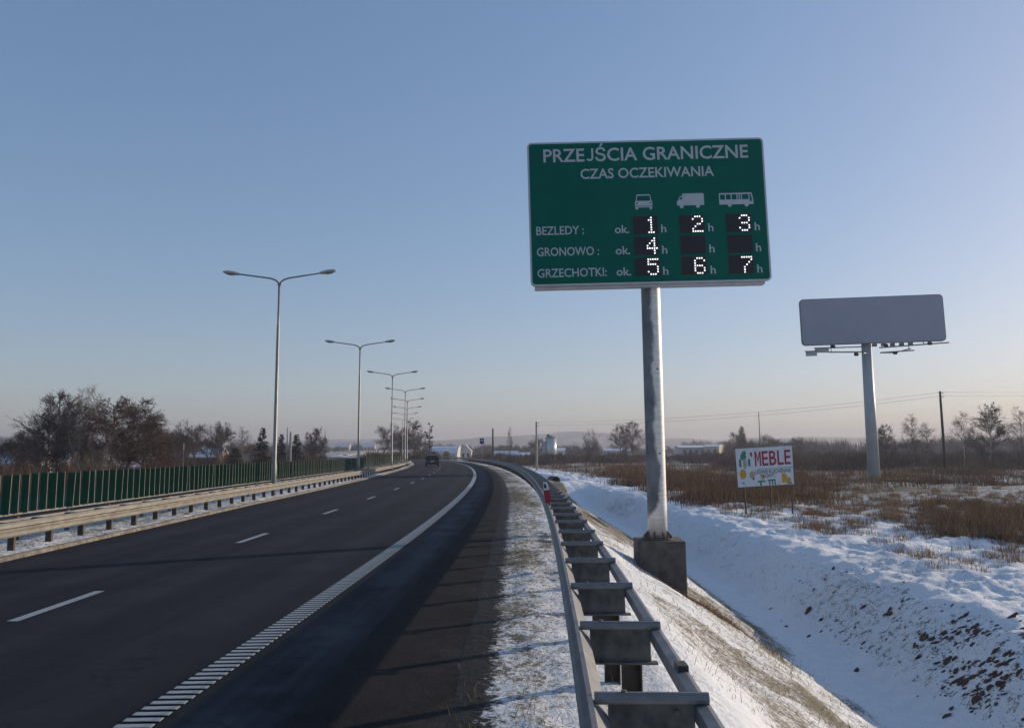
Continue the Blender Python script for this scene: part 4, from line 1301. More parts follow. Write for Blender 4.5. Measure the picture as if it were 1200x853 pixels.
def gen_tree(kind, seed):
    r = random.Random(seed)
    tk, cr_ = MB(), MB()
    cone_n = 0
    def twigs(p, d, L, lvl, tw):
        """fine wood: a short bent stem, side twigs, then flat twiglets"""
        pts = limb(r, p, d, L, 3, 0.45, 0.05 if kind != 'birch' else -0.06)
        cr_.tube(pts, [tw * 1.5, tw * 1.2, tw, tw * 0.5], 3, False)
        n_ = {'alder': 9, 'round': 9, 'birch': 8, 'shrub': 7}[kind]
        for i in range(n_):
            t = r.uniform(0.25, 1.0) * 2.999
            q = pts[int(t)].lerp(pts[int(t) + 1], t - int(t))
            dd = ((pts[int(t) + 1] - pts[int(t)]).normalized() + perp(d, r) * r.uniform(0.5, 1.1) + Vector((0, 0, -0.25 if kind == 'birch' else 0.12))).normalized()
            LL_ = L * r.uniform(0.35, 0.75)
            flat_twig(cr_, q, dd, LL_, tw * 0.75, r)
            for _ in range(2):
                d3 = (dd + perp(dd, r) * r.uniform(0.5, 1.0)).normalized()
                flat_twig(cr_, q + dd * LL_ * r.uniform(0.3, 0.9), d3, LL_ * r.uniform(0.4, 0.7), tw * 0.62, r)
            if kind == 'alder' and r.random() < 0.55:      # dark cones and catkins
                c_ = q + dd * LL_
                flat_twig(cr_, c_, Vector((r.uniform(-1, 1), r.uniform(-1, 1), r.uniform(-1, .3))).normalized(), 0.13, 0.035, r)
    H = 10.0
    if kind in ('alder', 'birch'):
        pts = [Vector((0, 0, -0.4))]
        x_ = y_ = 0.0
        for i in range(1, 13):
            x_ += r.uniform(-0.10, 0.10)
            y_ += r.uniform(-0.10, 0.10)
            pts.append(Vector((x_, y_, H * i / 12)))
        r0 = 0.15 if kind == 'alder' else 0.11
        tk.tube(pts, [r0 * (1 - 0.93 * i / 12) for i in range(13)], 7)
        nb = 46 if kind == 'alder' else 36
        for i in range(nb):
            z = H * (0.16 + 0.82 * (i + r.random()) / nb)
            k_ = min(11, int((z + 0.0) / H * 12))
            base = pts[k_].lerp(pts[k_ + 1], z / H * 12 - k_)
            f_ = 1 - z / H
            L = (0.7 + 3.4 * f_ ** 0.7 * (1 if z > 2.8 else 0.6)) * r.uniform(0.7, 1.15)
            a_ = r.uniform(0, 2 * math.pi)
            el = r.uniform(0.15, 0.65) if kind == 'alder' else r.uniform(0.55, 1.0)
            d = Vector((math.cos(a_) * math.cos(el), math.sin(a_) * math.cos(el), math.sin(el)))
            bp_ = limb(r, base, d, L, 4, 0.28, 0.07)
            rr = 0.020 + 0.035 * f_
            cr_.tube(bp_, [rr, rr * 0.8, rr * 0.6, rr * 0.45, rr * 0.25], 4, False)
            for j in range(int(3 + 4.5 * L / 1.6)):
                t = r.uniform(0.18, 1.0) * 3.999
                q = bp_[int(t)].lerp(bp_[int(t) + 1], t - int(t))
                dd = ((bp_[int(t) + 1] - bp_[int(t)]).normalized() + perp(d, r) * r.uniform(0.5, 1.0)).normalized()
                twigs(q, dd, r.uniform(0.4, 0.9) * (0.5 + 0.38 * L), 2, 0.019 if kind == 'alder' else 0.011)
    elif kind == 'round':
        def rec(p, d, L, rad, lvl):
            nseg = 4
            bp_ = limb(r, p, d, L, nseg, 0.32, 0.06)
            (tk if lvl < 2 else cr_).tube(bp_, [rad * (1 - 0.13 * i) for i in range(nseg + 1)], 6 if lvl < 2 else 4, False)
            if lvl == 3:
                for j in range(5):
                    t = r.uniform(0.2, 1.0) * (nseg - 0.001)
                    q = bp_[int(t)].lerp(bp_[int(t) + 1], t - int(t))
                    twigs(q, (d + perp(d, r) * r.uniform(0.4, 1.0)).normalized(), r.uniform(0.6, 1.2), 3, 0.016)
                return
            n_ = (5, 4, 4)[lvl]
            for j in range(n_):
                t = (r.uniform(0.55, 1.0) if lvl == 0 else r.uniform(0.3, 1.0)) * (nseg - 0.001)
                q = bp_[int(t)].lerp(bp_[int(t) + 1], t - int(t))
                ang = r.uniform(0.45, 0.95)
                dd = (d + perp(d, r) * ang + Vector((0, 0, 0.15))).normalized()
                rec(q, dd, L * r.uniform(0.58, 0.85), rad * 0.52, lvl + 1)
        rec(Vector((0, 0, -0.4)), Vector((r.uniform(-.1, .1), r.uniform(-.1, .1), 1)).normalized(), 4.4, 0.17, 0)
    elif kind == 'shrub':
        for i in range(16):
            a_, t_ = r.uniform(0, 6.28), r.uniform(0.05, 0.75)
            d = Vector((math.cos(a_) * math.sin(t_), math.sin(a_) * math.sin(t_), math.cos(t_)))
            L = r.uniform(6, 10) * (1 - 0.25 * t_)
            bp_ = limb(r, Vector((r.uniform(-.6, .6), r.uniform(-.6, .6), -0.3)), d, L, 5, 0.25, 0.05)
            (tk if i < 8 else cr_).tube(bp_, [0.07, 0.06, 0.045, 0.03, 0.02, 0.01], 4, False)
            for j in range(15):
                t = r.uniform(0.15, 1.0) * 4.999
                q = bp_[int(t)].lerp(bp_[int(t) + 1], t - int(t))
                twigs(q, (d + perp(d, r) * r.uniform(0.4, 1.0)).normalized(), r.uniform(0.8, 1.7), 2, 0.018)
    # bring the crown to exactly H
    zm = max(v[2] for v in cr_.v)
    k_ = H / zm
    for m_ in (tk, cr_):
        m_.v = [(a_ * k_, b_ * k_, c_ * k_) for a_, b_, c_ in m_.v]
    return tk.mesh('trunk', smooth=True), cr_.mesh('crown')

def gen_conifer(seed, pine=False):
    r = random.Random(seed)
    tk, cr_ = MB(), MB()
    H = 10.0
    tk.tube([(0, 0, -0.4), (r.uniform(-.1, .1), 0, H * 0.5), (0, 0, H * 0.98)], [0.18, 0.11, 0.02], 7)
    nb = 150 if not pine else 26
    for i in range(nb):
        if pine:
            z = H * r.uniform(0.25, 0.97)
            L = r.uniform(0.8, 2.2) * (1.15 - z / H * 0.6)
            a_ = r.choice([r.uniform(-0.7, 0.9), r.uniform(0, 6.28)])
            el = r.uniform(-0.1, 0.5)
        else:
            z = H * (0.03 + 0.95 * (i + r.random()) / nb)
            L = (0.15 + 2.25 * (1 - z / H) ** 0.85) * r.uniform(0.75, 1.12)
            a_ = r.uniform(0, 6.28)
            el = -0.35 + 0.5 * z / H
        d = Vector((math.cos(a_) * math.cos(el), math.sin(a_) * math.cos(el), math.sin(el)))
        bp_ = limb(r, Vector((0, 0, z)), d, L, 3, 0.15, 0.03)
        cr_.tube(bp_, [0.03, 0.02, 0.014, 0.008], 3, False)
        for j in range(int(26 * L) + 6):
            t = r.uniform(0.3 if pine else 0.05, 1.0) * 2.999
            q = bp_[int(t)].lerp(bp_[int(t) + 1], t - int(t))
            dd = (d * 0.7 + perp(d, r) * r.uniform(0.4, 1.0) + Vector((0, 0, -0.25 if not pine else 0.3))).normalized()
            flat_twig(cr_, q, dd, r.uniform(0.25, 0.55), 0.045, r)
    return tk.mesh('trunk', smooth=True), cr_.mesh('crown')

TV = {}
for i in range(3):
    TV['alder%d' % i] = gen_tree('alder', 11 + i)
for i in range(2):
    TV['birch%d' % i] = gen_tree('birch', 31 + i)
    TV['round%d' % i] = gen_tree('round', 51 + i)
    TV['shrub%d' % i] = gen_tree('shrub', 71 + i)
    TV['spruce%d' % i] = gen_conifer(91 + i)
TV['pine0'] = gen_conifer(97, True)
_tm = {}
def plant(kind, x, yt, D, zb, wide, bark, twig, label, name='bare_tree', cat='tree', group=None):
    key = (kind, bark.name, twig.name)
    if key not in _tm:
        pair = []
        for me_, m_ in zip(TV[kind], (bark, twig)):
            c_ = me_.copy()
            c_.materials.clear()
            c_.materials.append(m_)
            pair.append(c_)
        _tm[key] = pair
    p = at(x, yt, D)
    H = p.z - zb
    t = thing(name, label, cat, (p.x, D, zb), random.uniform(0, 6.28), group)
    t.scale = (H / 10 * wide, H / 10 * wide, H / 10)
    link('trunk', _tm[key][0], None, t)
    link('crown', _tm[key][1], None, t)
    return t

GL, GM, GC, GR = 'bare trees at the left behind the green screen', 'trees behind the green screen left of the lamps', 'trees at the far bend of the road', 'bare trees in the field on the right'
TREES = [
    ('round0', 5, 503, 96, 1.0, bark_d, twig_d, 'low dark bare tree at the left edge of the picture', GL),
    ('alder1', 33, 499, 92, 1.0, bark_d, twig_d, 'dark bare tree second from the left edge', GL),
    ('alder0', 71, 453, 88, 1.15, bark_d, twig_d, 'tall dark bare alder left of the pale slender trees', GL),
    ('birch0', 98, 450, 84, 0.75, bark_g, twig_g, 'pale slender bare tree, left of the two tallest in the left clump', GL),
    ('birch1', 112, 447, 90, 0.7, bark_g, twig_g, 'tallest pale bare tree of the left clump', GL),
    ('alder2', 134, 462, 86, 1.35, bark_d, twig_r, 'reddish dark dense bare tree right of the pale tall trees', GL),
    ('alder1', 154, 464, 92, 1.35, bark_d, twig_r, 'broad reddish bare tree near the right end of the left clump', GL),
    ('alder0', 171, 472, 90, 1.3, bark_d, twig_r, 'rightmost bare tree of the large left clump', GL),
    ('alder2', 60, 474, 98, 0.85, bark_d, twig_d, 'mid-height bare tree tucked left of the tall dark alder', GL),
    ('alder1', 90, 468, 97, 1.1, bark_d, twig_r, 'reddish bare tree between the dark alder and the pale trees', GL),
    ('alder2', 186, 492, 104, 1.2, bark_d, twig_r, 'shorter reddish tree just beyond the right end of the left clump', GL),
    ('round0', 20, 503, 108, 1.1, bark_d, twig_d, 'broad low bare tree between the two leftmost trees', GL),
    ('round1', 52, 500, 100, 1.0, bark_d, twig_r, 'low reddish bare tree left of the tall dark alder', GL),
    ('shrub0', 117, 505, 80, 0.8, bark_g, twig_g, 'pale straw coloured bare shrub below the tallest trees', GL),
    ('round0', 214, 493, 150, 1.0, bark_d, twig_d, 'bare tree just right of the white gabled house', GM),
    ('round1', 236, 488, 145, 1.15, bark_d, twig_d, 'broad round bare tree midway between left clump and first lamp', GM),
    ('alder2', 262, 492, 160, 1.2, bark_g, twig_d, 'greyish bare tree right of the broad round one', GM),
    ('birch0', 285, 497, 130, 0.9, bark_g, twig_g, 'pale trunked bare tree left of the pointed spruce', GM),
    ('round1', 250, 494, 175, 1.25, bark_d, twig_d, 'hazy broad bare tree behind the greyish one left of the spruce', GM),
    ('round0', 200, 498, 165, 1.1, bark_d, twig_r, 'reddish bare tree between the left clump and the gabled house', GM),
    ('round0', 297, 512, 170, 1.0, bark_d, twig_d, 'small bare tree touching the pointed spruce on its left', GM),
    ('shrub1', 355, 507, 140, 0.9, bark_d, twig_r, 'reddish bare shrub right of the paired poles', GM),
    ('alder0', 374, 498, 150, 0.8, bark_d, twig_d, 'tall narrow bare tree right of the paired poles', GM),
    ('alder1', 362, 505, 165, 0.9, bark_d, twig_d, 'bare tree just left of the tall narrow one', GM),
    ('round1', 446, 493, 230, 1.1, bark_g, twig_g, 'pale bare tree between the second and third lamps', GC),
    ('round0', 470, 497, 240, 1.1, bark_d, twig_d, 'bare tree behind the third and fourth lamp poles', GC),
    ('alder1', 486, 491, 225, 1.15, bark_d, twig_d, 'dark bare tree right of the cluster of lamp poles', GC),
    ('round1', 496, 505, 220, 1.0, bark_g, twig_g, 'small greyish bare tree left of the leaning pine', GC),
    ('birch1', 597, 498, 260, 0.35, bark_g, twig_d, 'nearly limbless thin dead tree behind the guard rail', GC),
    ('round0', 630, 508, 330, 1.0, bark_d, twig_d, 'bare tree left of the pale concrete pole', GR),
    ('shrub0', 690, 500, 290, 0.95, bark_d, twig_d, 'bare tree above the reeds between silo and sign pole', GR),
    ('birch0', 697, 508, 270, 0.9, bark_g, twig_d, 'thin pale stemmed tree beside the bare tree near the silo', GR),
    ('alder2', 726, 495, 300, 1.1, bark_d, twig_d, 'left bare alder of the pair beside the sign pole', GR),
    ('alder0', 741, 491, 295, 1.15, bark_d, twig_d, 'right bare alder of the pair beside the sign pole', GR),
    ('round1', 853, 502, 280, 1.2, bark_d, twig_d, 'bare tree right of the white factory hall', GR),
    ('round0', 898, 505, 280, 1.2, bark_d, twig_d, 'bare tree directly above the furniture sign', GR),
    ('round1', 925, 510, 300, 1.3, bark_d, twig_d, 'wide low bare tree right of the furniture sign', GR),
    ('alder1', 1037, 496, 150, 1.1, bark_d, twig_d, 'bare tree just right of the billboard column', GR),
    ('birch0', 1066, 482, 140, 1.0, bark_g, twig_d, 'airy bare birch between billboard column and wooden pole', GR),
    ('birch1', 1085, 493, 145, 0.95, bark_g, twig_d, 'smaller bare birch just left of the wooden pole', GR),
    ('birch1', 1125, 480, 135, 1.0, bark_b, twig_d, 'bare birch just right of the wooden pole', GR),
    ('alder2', 1156, 470, 128, 1.05, bark_b, twig_d, 'largest bare tree right of the wooden pole', GR),
    ('birch0', 1193, 473, 132, 1.0, bark_d, twig_d, 'bare tree cut by the right edge of the picture', GR),
]
for (kd, x_, yt, D_, wd, bk_, tw_, lab, gp) in TREES:
    zb = -2.1 if x_ < 480 else -1.55
    plant(kd, x_, yt, D_, zb, wd, bk_, tw_, lab, group=gp)
for (kd, x_, yt, D_, wd, nd, lab, nm) in (
        ('spruce0', 308, 500, 128, 1.0, needle, 'pointed dark spruce left of the nearest lamp pole', 'spruce_tree'),
        ('spruce1', 330, 508, 135, 1.0, needle, 'dark spruce just right of the nearest lamp pole', 'spruce_tree'),
        ('spruce0', 348, 508, 132, 1.15, needle, 'dark spruce right of the paired poles', 'spruce_tree'),
        ('spruce1', 276, 524, 120, 2.0, needle, 'low dark evergreen left of the pointed spruce', 'evergreen_bush'),
        ('pine0', 503.5, 496, 215, 1.1, needle2, 'leaning dark pine left of the arched white hall', 'pine_tree'),
        ('spruce1', 869, 499, 285, 1.0, needle, 'dark pointed spruce above the furniture sign', 'spruce_tree')):
    plant(kd, x_, yt, D_, -2.1 if x_ < 480 else -1.6, wd, bark_d, nd, lab, nm, 'tree' if nm != 'evergreen_bush' else 'bush', 'evergreen trees')

# ------------------------------------------------------------------ masses of thin blades and twigs
def blades(name, base, h, lean, wid, cols, m, kind='stuff', bend=0.35, parent=None):
    """one bent two-triangle blade per row"""
    N = len(base)
    az = rng.uniform(0, 2 * np.pi, N)
    az2 = rng.uniform(0, 2 * np.pi, N)
    ld = np.stack([np.cos(az), np.sin(az), np.zeros(N)], 1)
    sd_ = np.stack([np.cos(az2), np.sin(az2), np.zeros(N)], 1) * (wid / 2)[:, None]
    mid = base + np.stack([np.zeros(N), np.zeros(N), h * 0.55], 1) + ld * (lean * h * bend)[:, None]
    tip = base + np.stack([np.zeros(N), np.zeros(N), h], 1) + ld * (lean * h)[:, None]
    V = np.stack([base - sd_, base + sd_, mid + sd_ * 0.8, mid - sd_ * 0.8, tip], 1).reshape(-1, 3)
    k = np.arange(N) * 5
    me_ = bpy.data.meshes.new(name)
    me_.vertices.add(len(V))
    me_.vertices.foreach_set('co', V.ravel())
    q = np.stack([k, k + 1, k + 2, k + 3], 1)
    t = np.stack([k + 3, k + 2, k + 4], 1)
    lv_ = np.concatenate([q, t], 1).ravel()
    me_.loops.add(len(lv_))
    me_.loops.foreach_set('vertex_index', lv_.astype(np.int32))
    me_.polygons.add(2 * N)
    ls = np.stack([np.arange(N) * 7, np.arange(N) * 7 + 4], 1).ravel()
    me_.polygons.foreach_set('loop_start', ls.astype(np.int32))
    me_.update(calc_edges=True)
    ca = me_.color_attributes.new('col', 'FLOAT_COLOR', 'POINT')
    c4 = np.concatenate([np.repeat(cols, 5, 0), np.ones((5 * N, 1))], 1)
    ca.data.foreach_set('color', c4.ravel().astype(np.float32))
    o = link(name, me_, m, parent)
    if kind:
        o['kind'] = kind
    return o

def palette(N, cs, var=0.25):
    cs = np.array(cs)
    c_ = cs[rng.integers(0, len(cs), N)]
    return c_ * (1 + rng.uniform(-var, var, (N, 1)))

def gz(X, Y):
    o = X - xe(np.minimum(Y, 420)) * (1 - sstep(120, 900, np.abs(X)))
    return ground_z(o, Y, X)

blade_m = attr_mat('dry_blades', 0.9, 0.25)
twigmass_m = attr_mat('twig_mass', 0.95)

# reed belt across the right-hand field
N = 330000
u = rng.uniform(0.02, 0.78, N)
Dd = 34 / (1 - rng.random(N) * (1 - 34 / 175.0))
X, Y = u * Dd, Dd
oo = X - xe(Y)
wv = 2.2 * vnoise(X * 0.2, Y * 0.2)
dens = sstep(13.0, 17.5, oo + wv) * sstep(42 + 14 * sstep(18, 24, X), 58 + 14 * sstep(18, 24, X), Y + 7 * vnoise(X * 0.13, Y * 0.13))
dens *= 0.12 + 0.88 * sstep(-0.25, 0.35, fbm(X, Y, 0.16, 4))
keep = rng.random(N) < dens
X, Y = X[keep], Y[keep]
pn = fbm(X, Y, 0.06, 3)
hh = (0.35 + 0.75 * sstep(-0.5, 0.6, fbm(X, Y, 0.22, 3))) * rng.uniform(0.5, 1.2, len(X))
cA = palette(len(X), [(0.125, 0.072, 0.043), (0.165, 0.105, 0.062), (0.085, 0.05, 0.034), (0.20, 0.14, 0.085), (0.07, 0.045, 0.034)])
cB = palette(len(X), [(0.085, 0.058, 0.045), (0.12, 0.085, 0.06), (0.06, 0.043, 0.035)])
wB = sstep(0.35, 0.55, X / Y + 0.25 * pn)[:, None]
blades('dry_reeds', np.stack([X, Y, gz(X, Y) - 0.05], 1), hh, rng.uniform(0.05, 0.5, len(X)), 0.016 + 0.00035 * Y, cA * (1 - wB) + cB * wB, blade_m)

# dense dry clump on the right and scattered tufts in the near field
def tufts(name, spots, per, hs, spread, pal):
    B, Hh = [], []
    for (x_, y_, s_) in spots:
        k = int(per * s_)
        a_ = rng.uniform(0, 2 * np.pi, k)
        q = spread * s_ * np.sqrt(rng.random(k))
        B.append(np.stack([x_ + q * np.cos(a_), y_ + q * np.sin(a_)], 1))
        Hh.append(rng.uniform(0.2, 1.0, k) ** 1.4 * hs * (0.55 + 0.6 * s_) * (1 - 0.5 * (q / (spread * s_)) ** 2))
    B, Hh = np.concatenate(B), np.concatenate(Hh)
    return blades(name, np.stack([B[:, 0], B[:, 1], gz(B[:, 0], B[:, 1]) - 0.03], 1), Hh, rng.uniform(0.1, 1.0, len(Hh)) ** 1.3 * 1.1, 0.004 + 0.00028 * B[:, 1], palette(len(Hh), pal, 0.4), blade_m)

def gpt(x, y, z=-1.4):
    d = ray(x, y)
    p = Vector((0, 0, CAM_H)) + d * ((z - CAM_H) / d.z)
    return p.x, p.y

cl_spots = []
for _ in range(520):
    x_, y_ = gpt(rng.uniform(1075, 1260), rng.uniform(590, 650))
    g_ = vnoise(np.array([x_ * 0.45]), np.array([y_ * 0.45]))[0]
    if (x_ - 23.5) ** 2 / 70 + (y_ - 34) ** 2 / 85 + 0.9 * g_ < 0.95:
        cl_spots.append((x_, y_, rng.uniform(0.25, 0.75) + 0.45 * max(0.0, -g_)))
tufts('dry_weed_clump', cl_spots, 120, 1.05, 0.75, [(0.12, 0.075, 0.05), (0.17, 0.115, 0.07), (0.07, 0.045, 0.035), (0.24, 0.17, 0.10), (0.05, 0.035, 0.03)])
ts = []
for (x_, y_, s_) in ((968, 622, 1.0), (1005, 625, 1.0), (1012, 618, 0.8), (1040, 640, 0.7), (1085, 655, 0.5), (1120, 665, 0.5), (925, 612, 0.7), (880, 603, 0.6), (905, 600, 0.8), (835, 590, 0.9), (820, 583, 1.1), (845, 596, 0.8),
                   (860, 598, 0.5), (940, 598, 0.8), (955, 592, 0.9), (985, 603, 0.9), (1020, 596, 0.8), (1045, 606, 0.7), (1190, 648, 0.9), (1175, 655, 0.6), (790, 577, 0.9), (905, 586, 1.0), (930, 588, 0.9), (990, 588, 0.9), (1050, 592, 0.9), (1060, 622, 0.7), (1140, 660, 0.4), (960, 606, 0.6), (890, 592, 0.8), (1150, 672, 0.35), (1095, 668, 0.35)):
    ts.append((*gpt(x_, y_), s_))
for _ in range(420):
    x_, y_ = gpt(rng.uniform(700, 1230), rng.uniform(564, 612))
    if x_ - float(xe(y_)) > 13.0:
        ts.append((x_, y_, rng.uniform(0.25, 0.75)))
for (xa, xb, ya, yb, cnt, sa, sb) in ((930, 1090, 588, 626, 70, 0.35, 0.8), (1050, 1215, 628, 662, 26, 0.25, 0.6), (760, 940, 572, 600, 60, 0.3, 0.8)):
    for _ in range(cnt):
        x_, y_ = gpt(rng.uniform(xa, xb), rng.uniform(ya, yb))
        if x_ - float(xe(y_)) > 12.6:
            ts.append((x_, y_, rng.uniform(sa, sb)))
tufts('grass_tufts', ts, 190, 0.62, 0.8, [(0.20, 0.13, 0.07), (0.26, 0.18, 0.10), (0.14, 0.085, 0.05), (0.12, 0.07, 0.05)])

# short dead grass poking through the snow of verge, slope and bank
N = 52000
Y = 3.0 / (1 - rng.random(N) * (1 - 3.0 / 38.0))
oo = rng.uniform(2.0, 13.5, N)
X = xe(Y) + oo
pr = 0.25 * np.exp(-((oo - 2.6) / 0.5) ** 2) + 0.9 * np.exp(-((oo - 6.9) / 0.75) ** 2) + 0.22 * (oo > 3.4) * (oo < 8.3) + 0.06 * (oo > 9.5)
pr *= sstep(-0.2, 0.5, fbm(X, Y, 0.8, 3) + 0.25)
keep = rng.random(N) < pr
X, Y = X[keep], Y[keep]
blades('short_dead_grass', np.stack([X, Y, gz(X, Y) - 0.01], 1), rng.uniform(0.03, 0.13, len(X)), rng.uniform(0.3, 1.4, len(X)), 0.003 + 0.00035 * Y, palette(len(X), [(0.24, 0.19, 0.10), (0.30, 0.24, 0.14), (0.16, 0.12, 0.06)]), blade_m)

# straw along the little terrace by the footing
N = 3500
Y = 16.4 + 0.55 * rng.normal(0, 1, N)
oo = 6.2 - 0.5 * (Y - 16.4) + rng.normal(0, 0.5, N)
X = xe(Y) + oo
blades('matted_straw', np.stack([X, Y, gz(X, Y) - 0.005], 1), rng.uniform(0.02, 0.10, N), rng.uniform(1.0, 3.0, N), 0.006 + 0.0003 * Y, palette(N, [(0.30, 0.18, 0.08), (0.22, 0.12, 0.055), (0.14, 0.08, 0.04)]), blade_m)

# clods of earth and dead leaves on the far bank of the ditch
mb = MB()
rr_ = random.Random(5)
cl_c = []
_g = 0.618
octv = [Vector(v).normalized() for v in ((-_g, 1, 0), (_g, 1, 0), (-_g, -1, 0), (_g, -1, 0), (0, -_g, 1), (0, _g, 1), (0, -_g, -1), (0, _g, -1), (1, 0, -_g), (1, 0, _g), (-1, 0, -_g), (-1, 0, _g))]
octf = [(0, 11, 5), (0, 5, 1), (0, 1, 7), (0, 7, 10), (0, 10, 11), (1, 5, 9), (5, 11, 4), (11, 10, 2), (10, 7, 6), (7, 1, 8), (3, 9, 4), (3, 4, 2), (3, 2, 6), (3, 6, 8), (3, 8, 9), (4, 9, 5), (2, 4, 11), (6, 2, 10), (8, 6, 7), (9, 8, 1)]
cand = 0
while cand < 6500:
    cand += 1
    Y = rr_.uniform(9.5, 24)
    oo = rr_.gauss(10.45, 0.65)
    if oo < 9.1 or oo > 13:
        continue
    X = float(xe(Y)) + oo
    if rr_.random() > 0.03 + math.exp(-((Y - 14.0 - 0.6 * (oo - 10.3)) / 2.1) ** 2) * max(0.0, 0.35 + 0.9 * float(fbm(np.array([X]), np.array([Y]), 1.1, 3)[0])):
        continue
    z = float(gz(np.array([X]), np.array([Y]))[0])
    s_ = 0.009 + 0.065 * rr_.random() ** 3 * (1.7 if rr_.random() < 0.1 else 1)
    M_ = Matrix.Rotation(rr_.uniform(-0.7, 0.7), 3, 'Z') @ Matrix.Rotation(-0.6 + rr_.uniform(-0.2, 0.2), 3, 'Y')
    mb.add([M_ @ Vector((v.x * s_ * rr_.uniform(0.7, 2.3), v.y * s_ * rr_.uniform(0.6, 1.1), v.z * s_ * rr_.uniform(0.2, 0.5))) + Vector((X, Y, z + s_ * 0.05)) for v in octv], octf)
o = mb.build('soil_clods_and_dead_leaves', mat('reddish_earth', (0.055, 0.028, 0.02), (0.10, 0.055, 0.04), scale=7, rough=0.95, bump=0.5))
o['kind'] = 'stuff'

# bare scrub and far woods: thin twig blades gathered into bushes
def scrub(name, bushes, per, pal, wk=0.00042, spread=0.55):
    B, T, Cc = [], [], []
    Hs, Ls, Ws = [], [], []
    for (x_, y_, z, h_, w_) in bushes:
        k = per
        a_ = rng.uniform(0, 2 * np.pi, k)
        q = w_ * np.sqrt(rng.random(k))
        zf = rng.random(k) ** 0.8 * 0.62
        prof = np.sqrt(np.clip(1 - (q / w_) ** 2 * 0.85, 0.08, 1))
        B.append(np.stack([x_ + q * np.cos(a_), y_ + q * np.sin(a_), z + h_ * zf * prof], 1))
        Hs.append(h_ * prof * (1 - zf) * rng.uniform(0.55, 1.0, k))
        Ls.append(rng.uniform(0.1, spread, k))
        Ws.append(np.full(k, wk * y_) * rng.uniform(0.5, 1.3, k))
        Cc.append(palette(k, [pal[rng.integers(0, len(pal))]], 0.3))
    return blades(name, np.concatenate(B), np.concatenate(Hs), np.concatenate(Ls), np.concatenate(Ws), np.concatenate(Cc), twigmass_m)

PB = [(0.075, 0.055, 0.045), (0.10, 0.065, 0.05), (0.06, 0.05, 0.045), (0.12, 0.075, 0.05)]
bs_ = []
for _ in range(330):
    D_ = rng.uniform(115, 270)
    x_ = rng.uniform(845, 1240)
    bs_.append((at(x_, 520, D_).x, D_, -1.7, rng.uniform(1.5, 4.2), rng.uniform(1.5, 3.5)))
for _ in range(130):
    D_ = rng.uniform(190, 300)
    x_ = rng.uniform(650, 860)
    bs_.append((at(x_, 520, D_).x, D_, -1.7, rng.uniform(1.5, 4.0), rng.uniform(1.5, 3.5)))
for _ in range(70):
    D_ = rng.uniform(170, 280)
    x_ = rng.uniform(552, 650)
    bs_.append((at(x_, 520, D_).x, D_, -1.6, rng.uniform(1.5, 4.2), rng.uniform(1.5, 3.2)))
scrub('bare_scrub', bs_, 190, PB)
bs_ = []
for _ in range(120):
    D_ = rng.uniform(62, 105)
    x_ = rng.uniform(-30, 200)
    bs_.append((at(x_, 520, D_).x, D_, -2.1, rng.uniform(1.6, 4.4), rng.uniform(0.9, 2.0)))
for _ in range(120):
    D_ = rng.uniform(120, 200)
    x_ = rng.uniform(195, 400)
    bs_.append((at(x_, 520, D_).x, D_, -2.1, rng.uniform(2, 5), rng.uniform(1.3, 3)))
for _ in range(60):
    D_ = rng.uniform(215, 290)
    x_ = rng.uniform(425, 515)
    bs_.append((at(x_, 520, D_).x, D_, -2.1, rng.uniform(2.5, 6), rng.uniform(1.5, 4)))
scrub('undergrowth', bs_, 190, [(0.11, 0.06, 0.042), (0.085, 0.055, 0.045), (0.06, 0.045, 0.04), (0.14, 0.095, 0.055)])
bs_ = []
for (xa, xb, Da, Db, ha, hb_, cnt) in ((920, 1240, 330, 520, 6, 13, 160), (380, 860, 600, 1100, 5, 10, 150), (0, 380, 350, 700, 6, 12, 110), (855, 945, 300, 420, 5, 11, 60), (560, 700, 420, 600, 4, 9, 60), (800, 850, 900, 1100, 14, 20, 30)):
    for _ in range(cnt):
        D_ = rng.uniform(Da, Db)
        x_ = rng.uniform(xa, xb)
        X_ = at(x_, 520, D_).x
        z = float(gz(np.array([X_]), np.array([D_]))[0])
        bs_.append((X_, D_, z - 0.5, rng.uniform(ha, hb_), rng.uniform(3, 7)))
scrub('far_woodland', bs_, 150, [(0.075, 0.06, 0.052), (0.06, 0.052, 0.048), (0.09, 0.068, 0.055)], 0.0006)

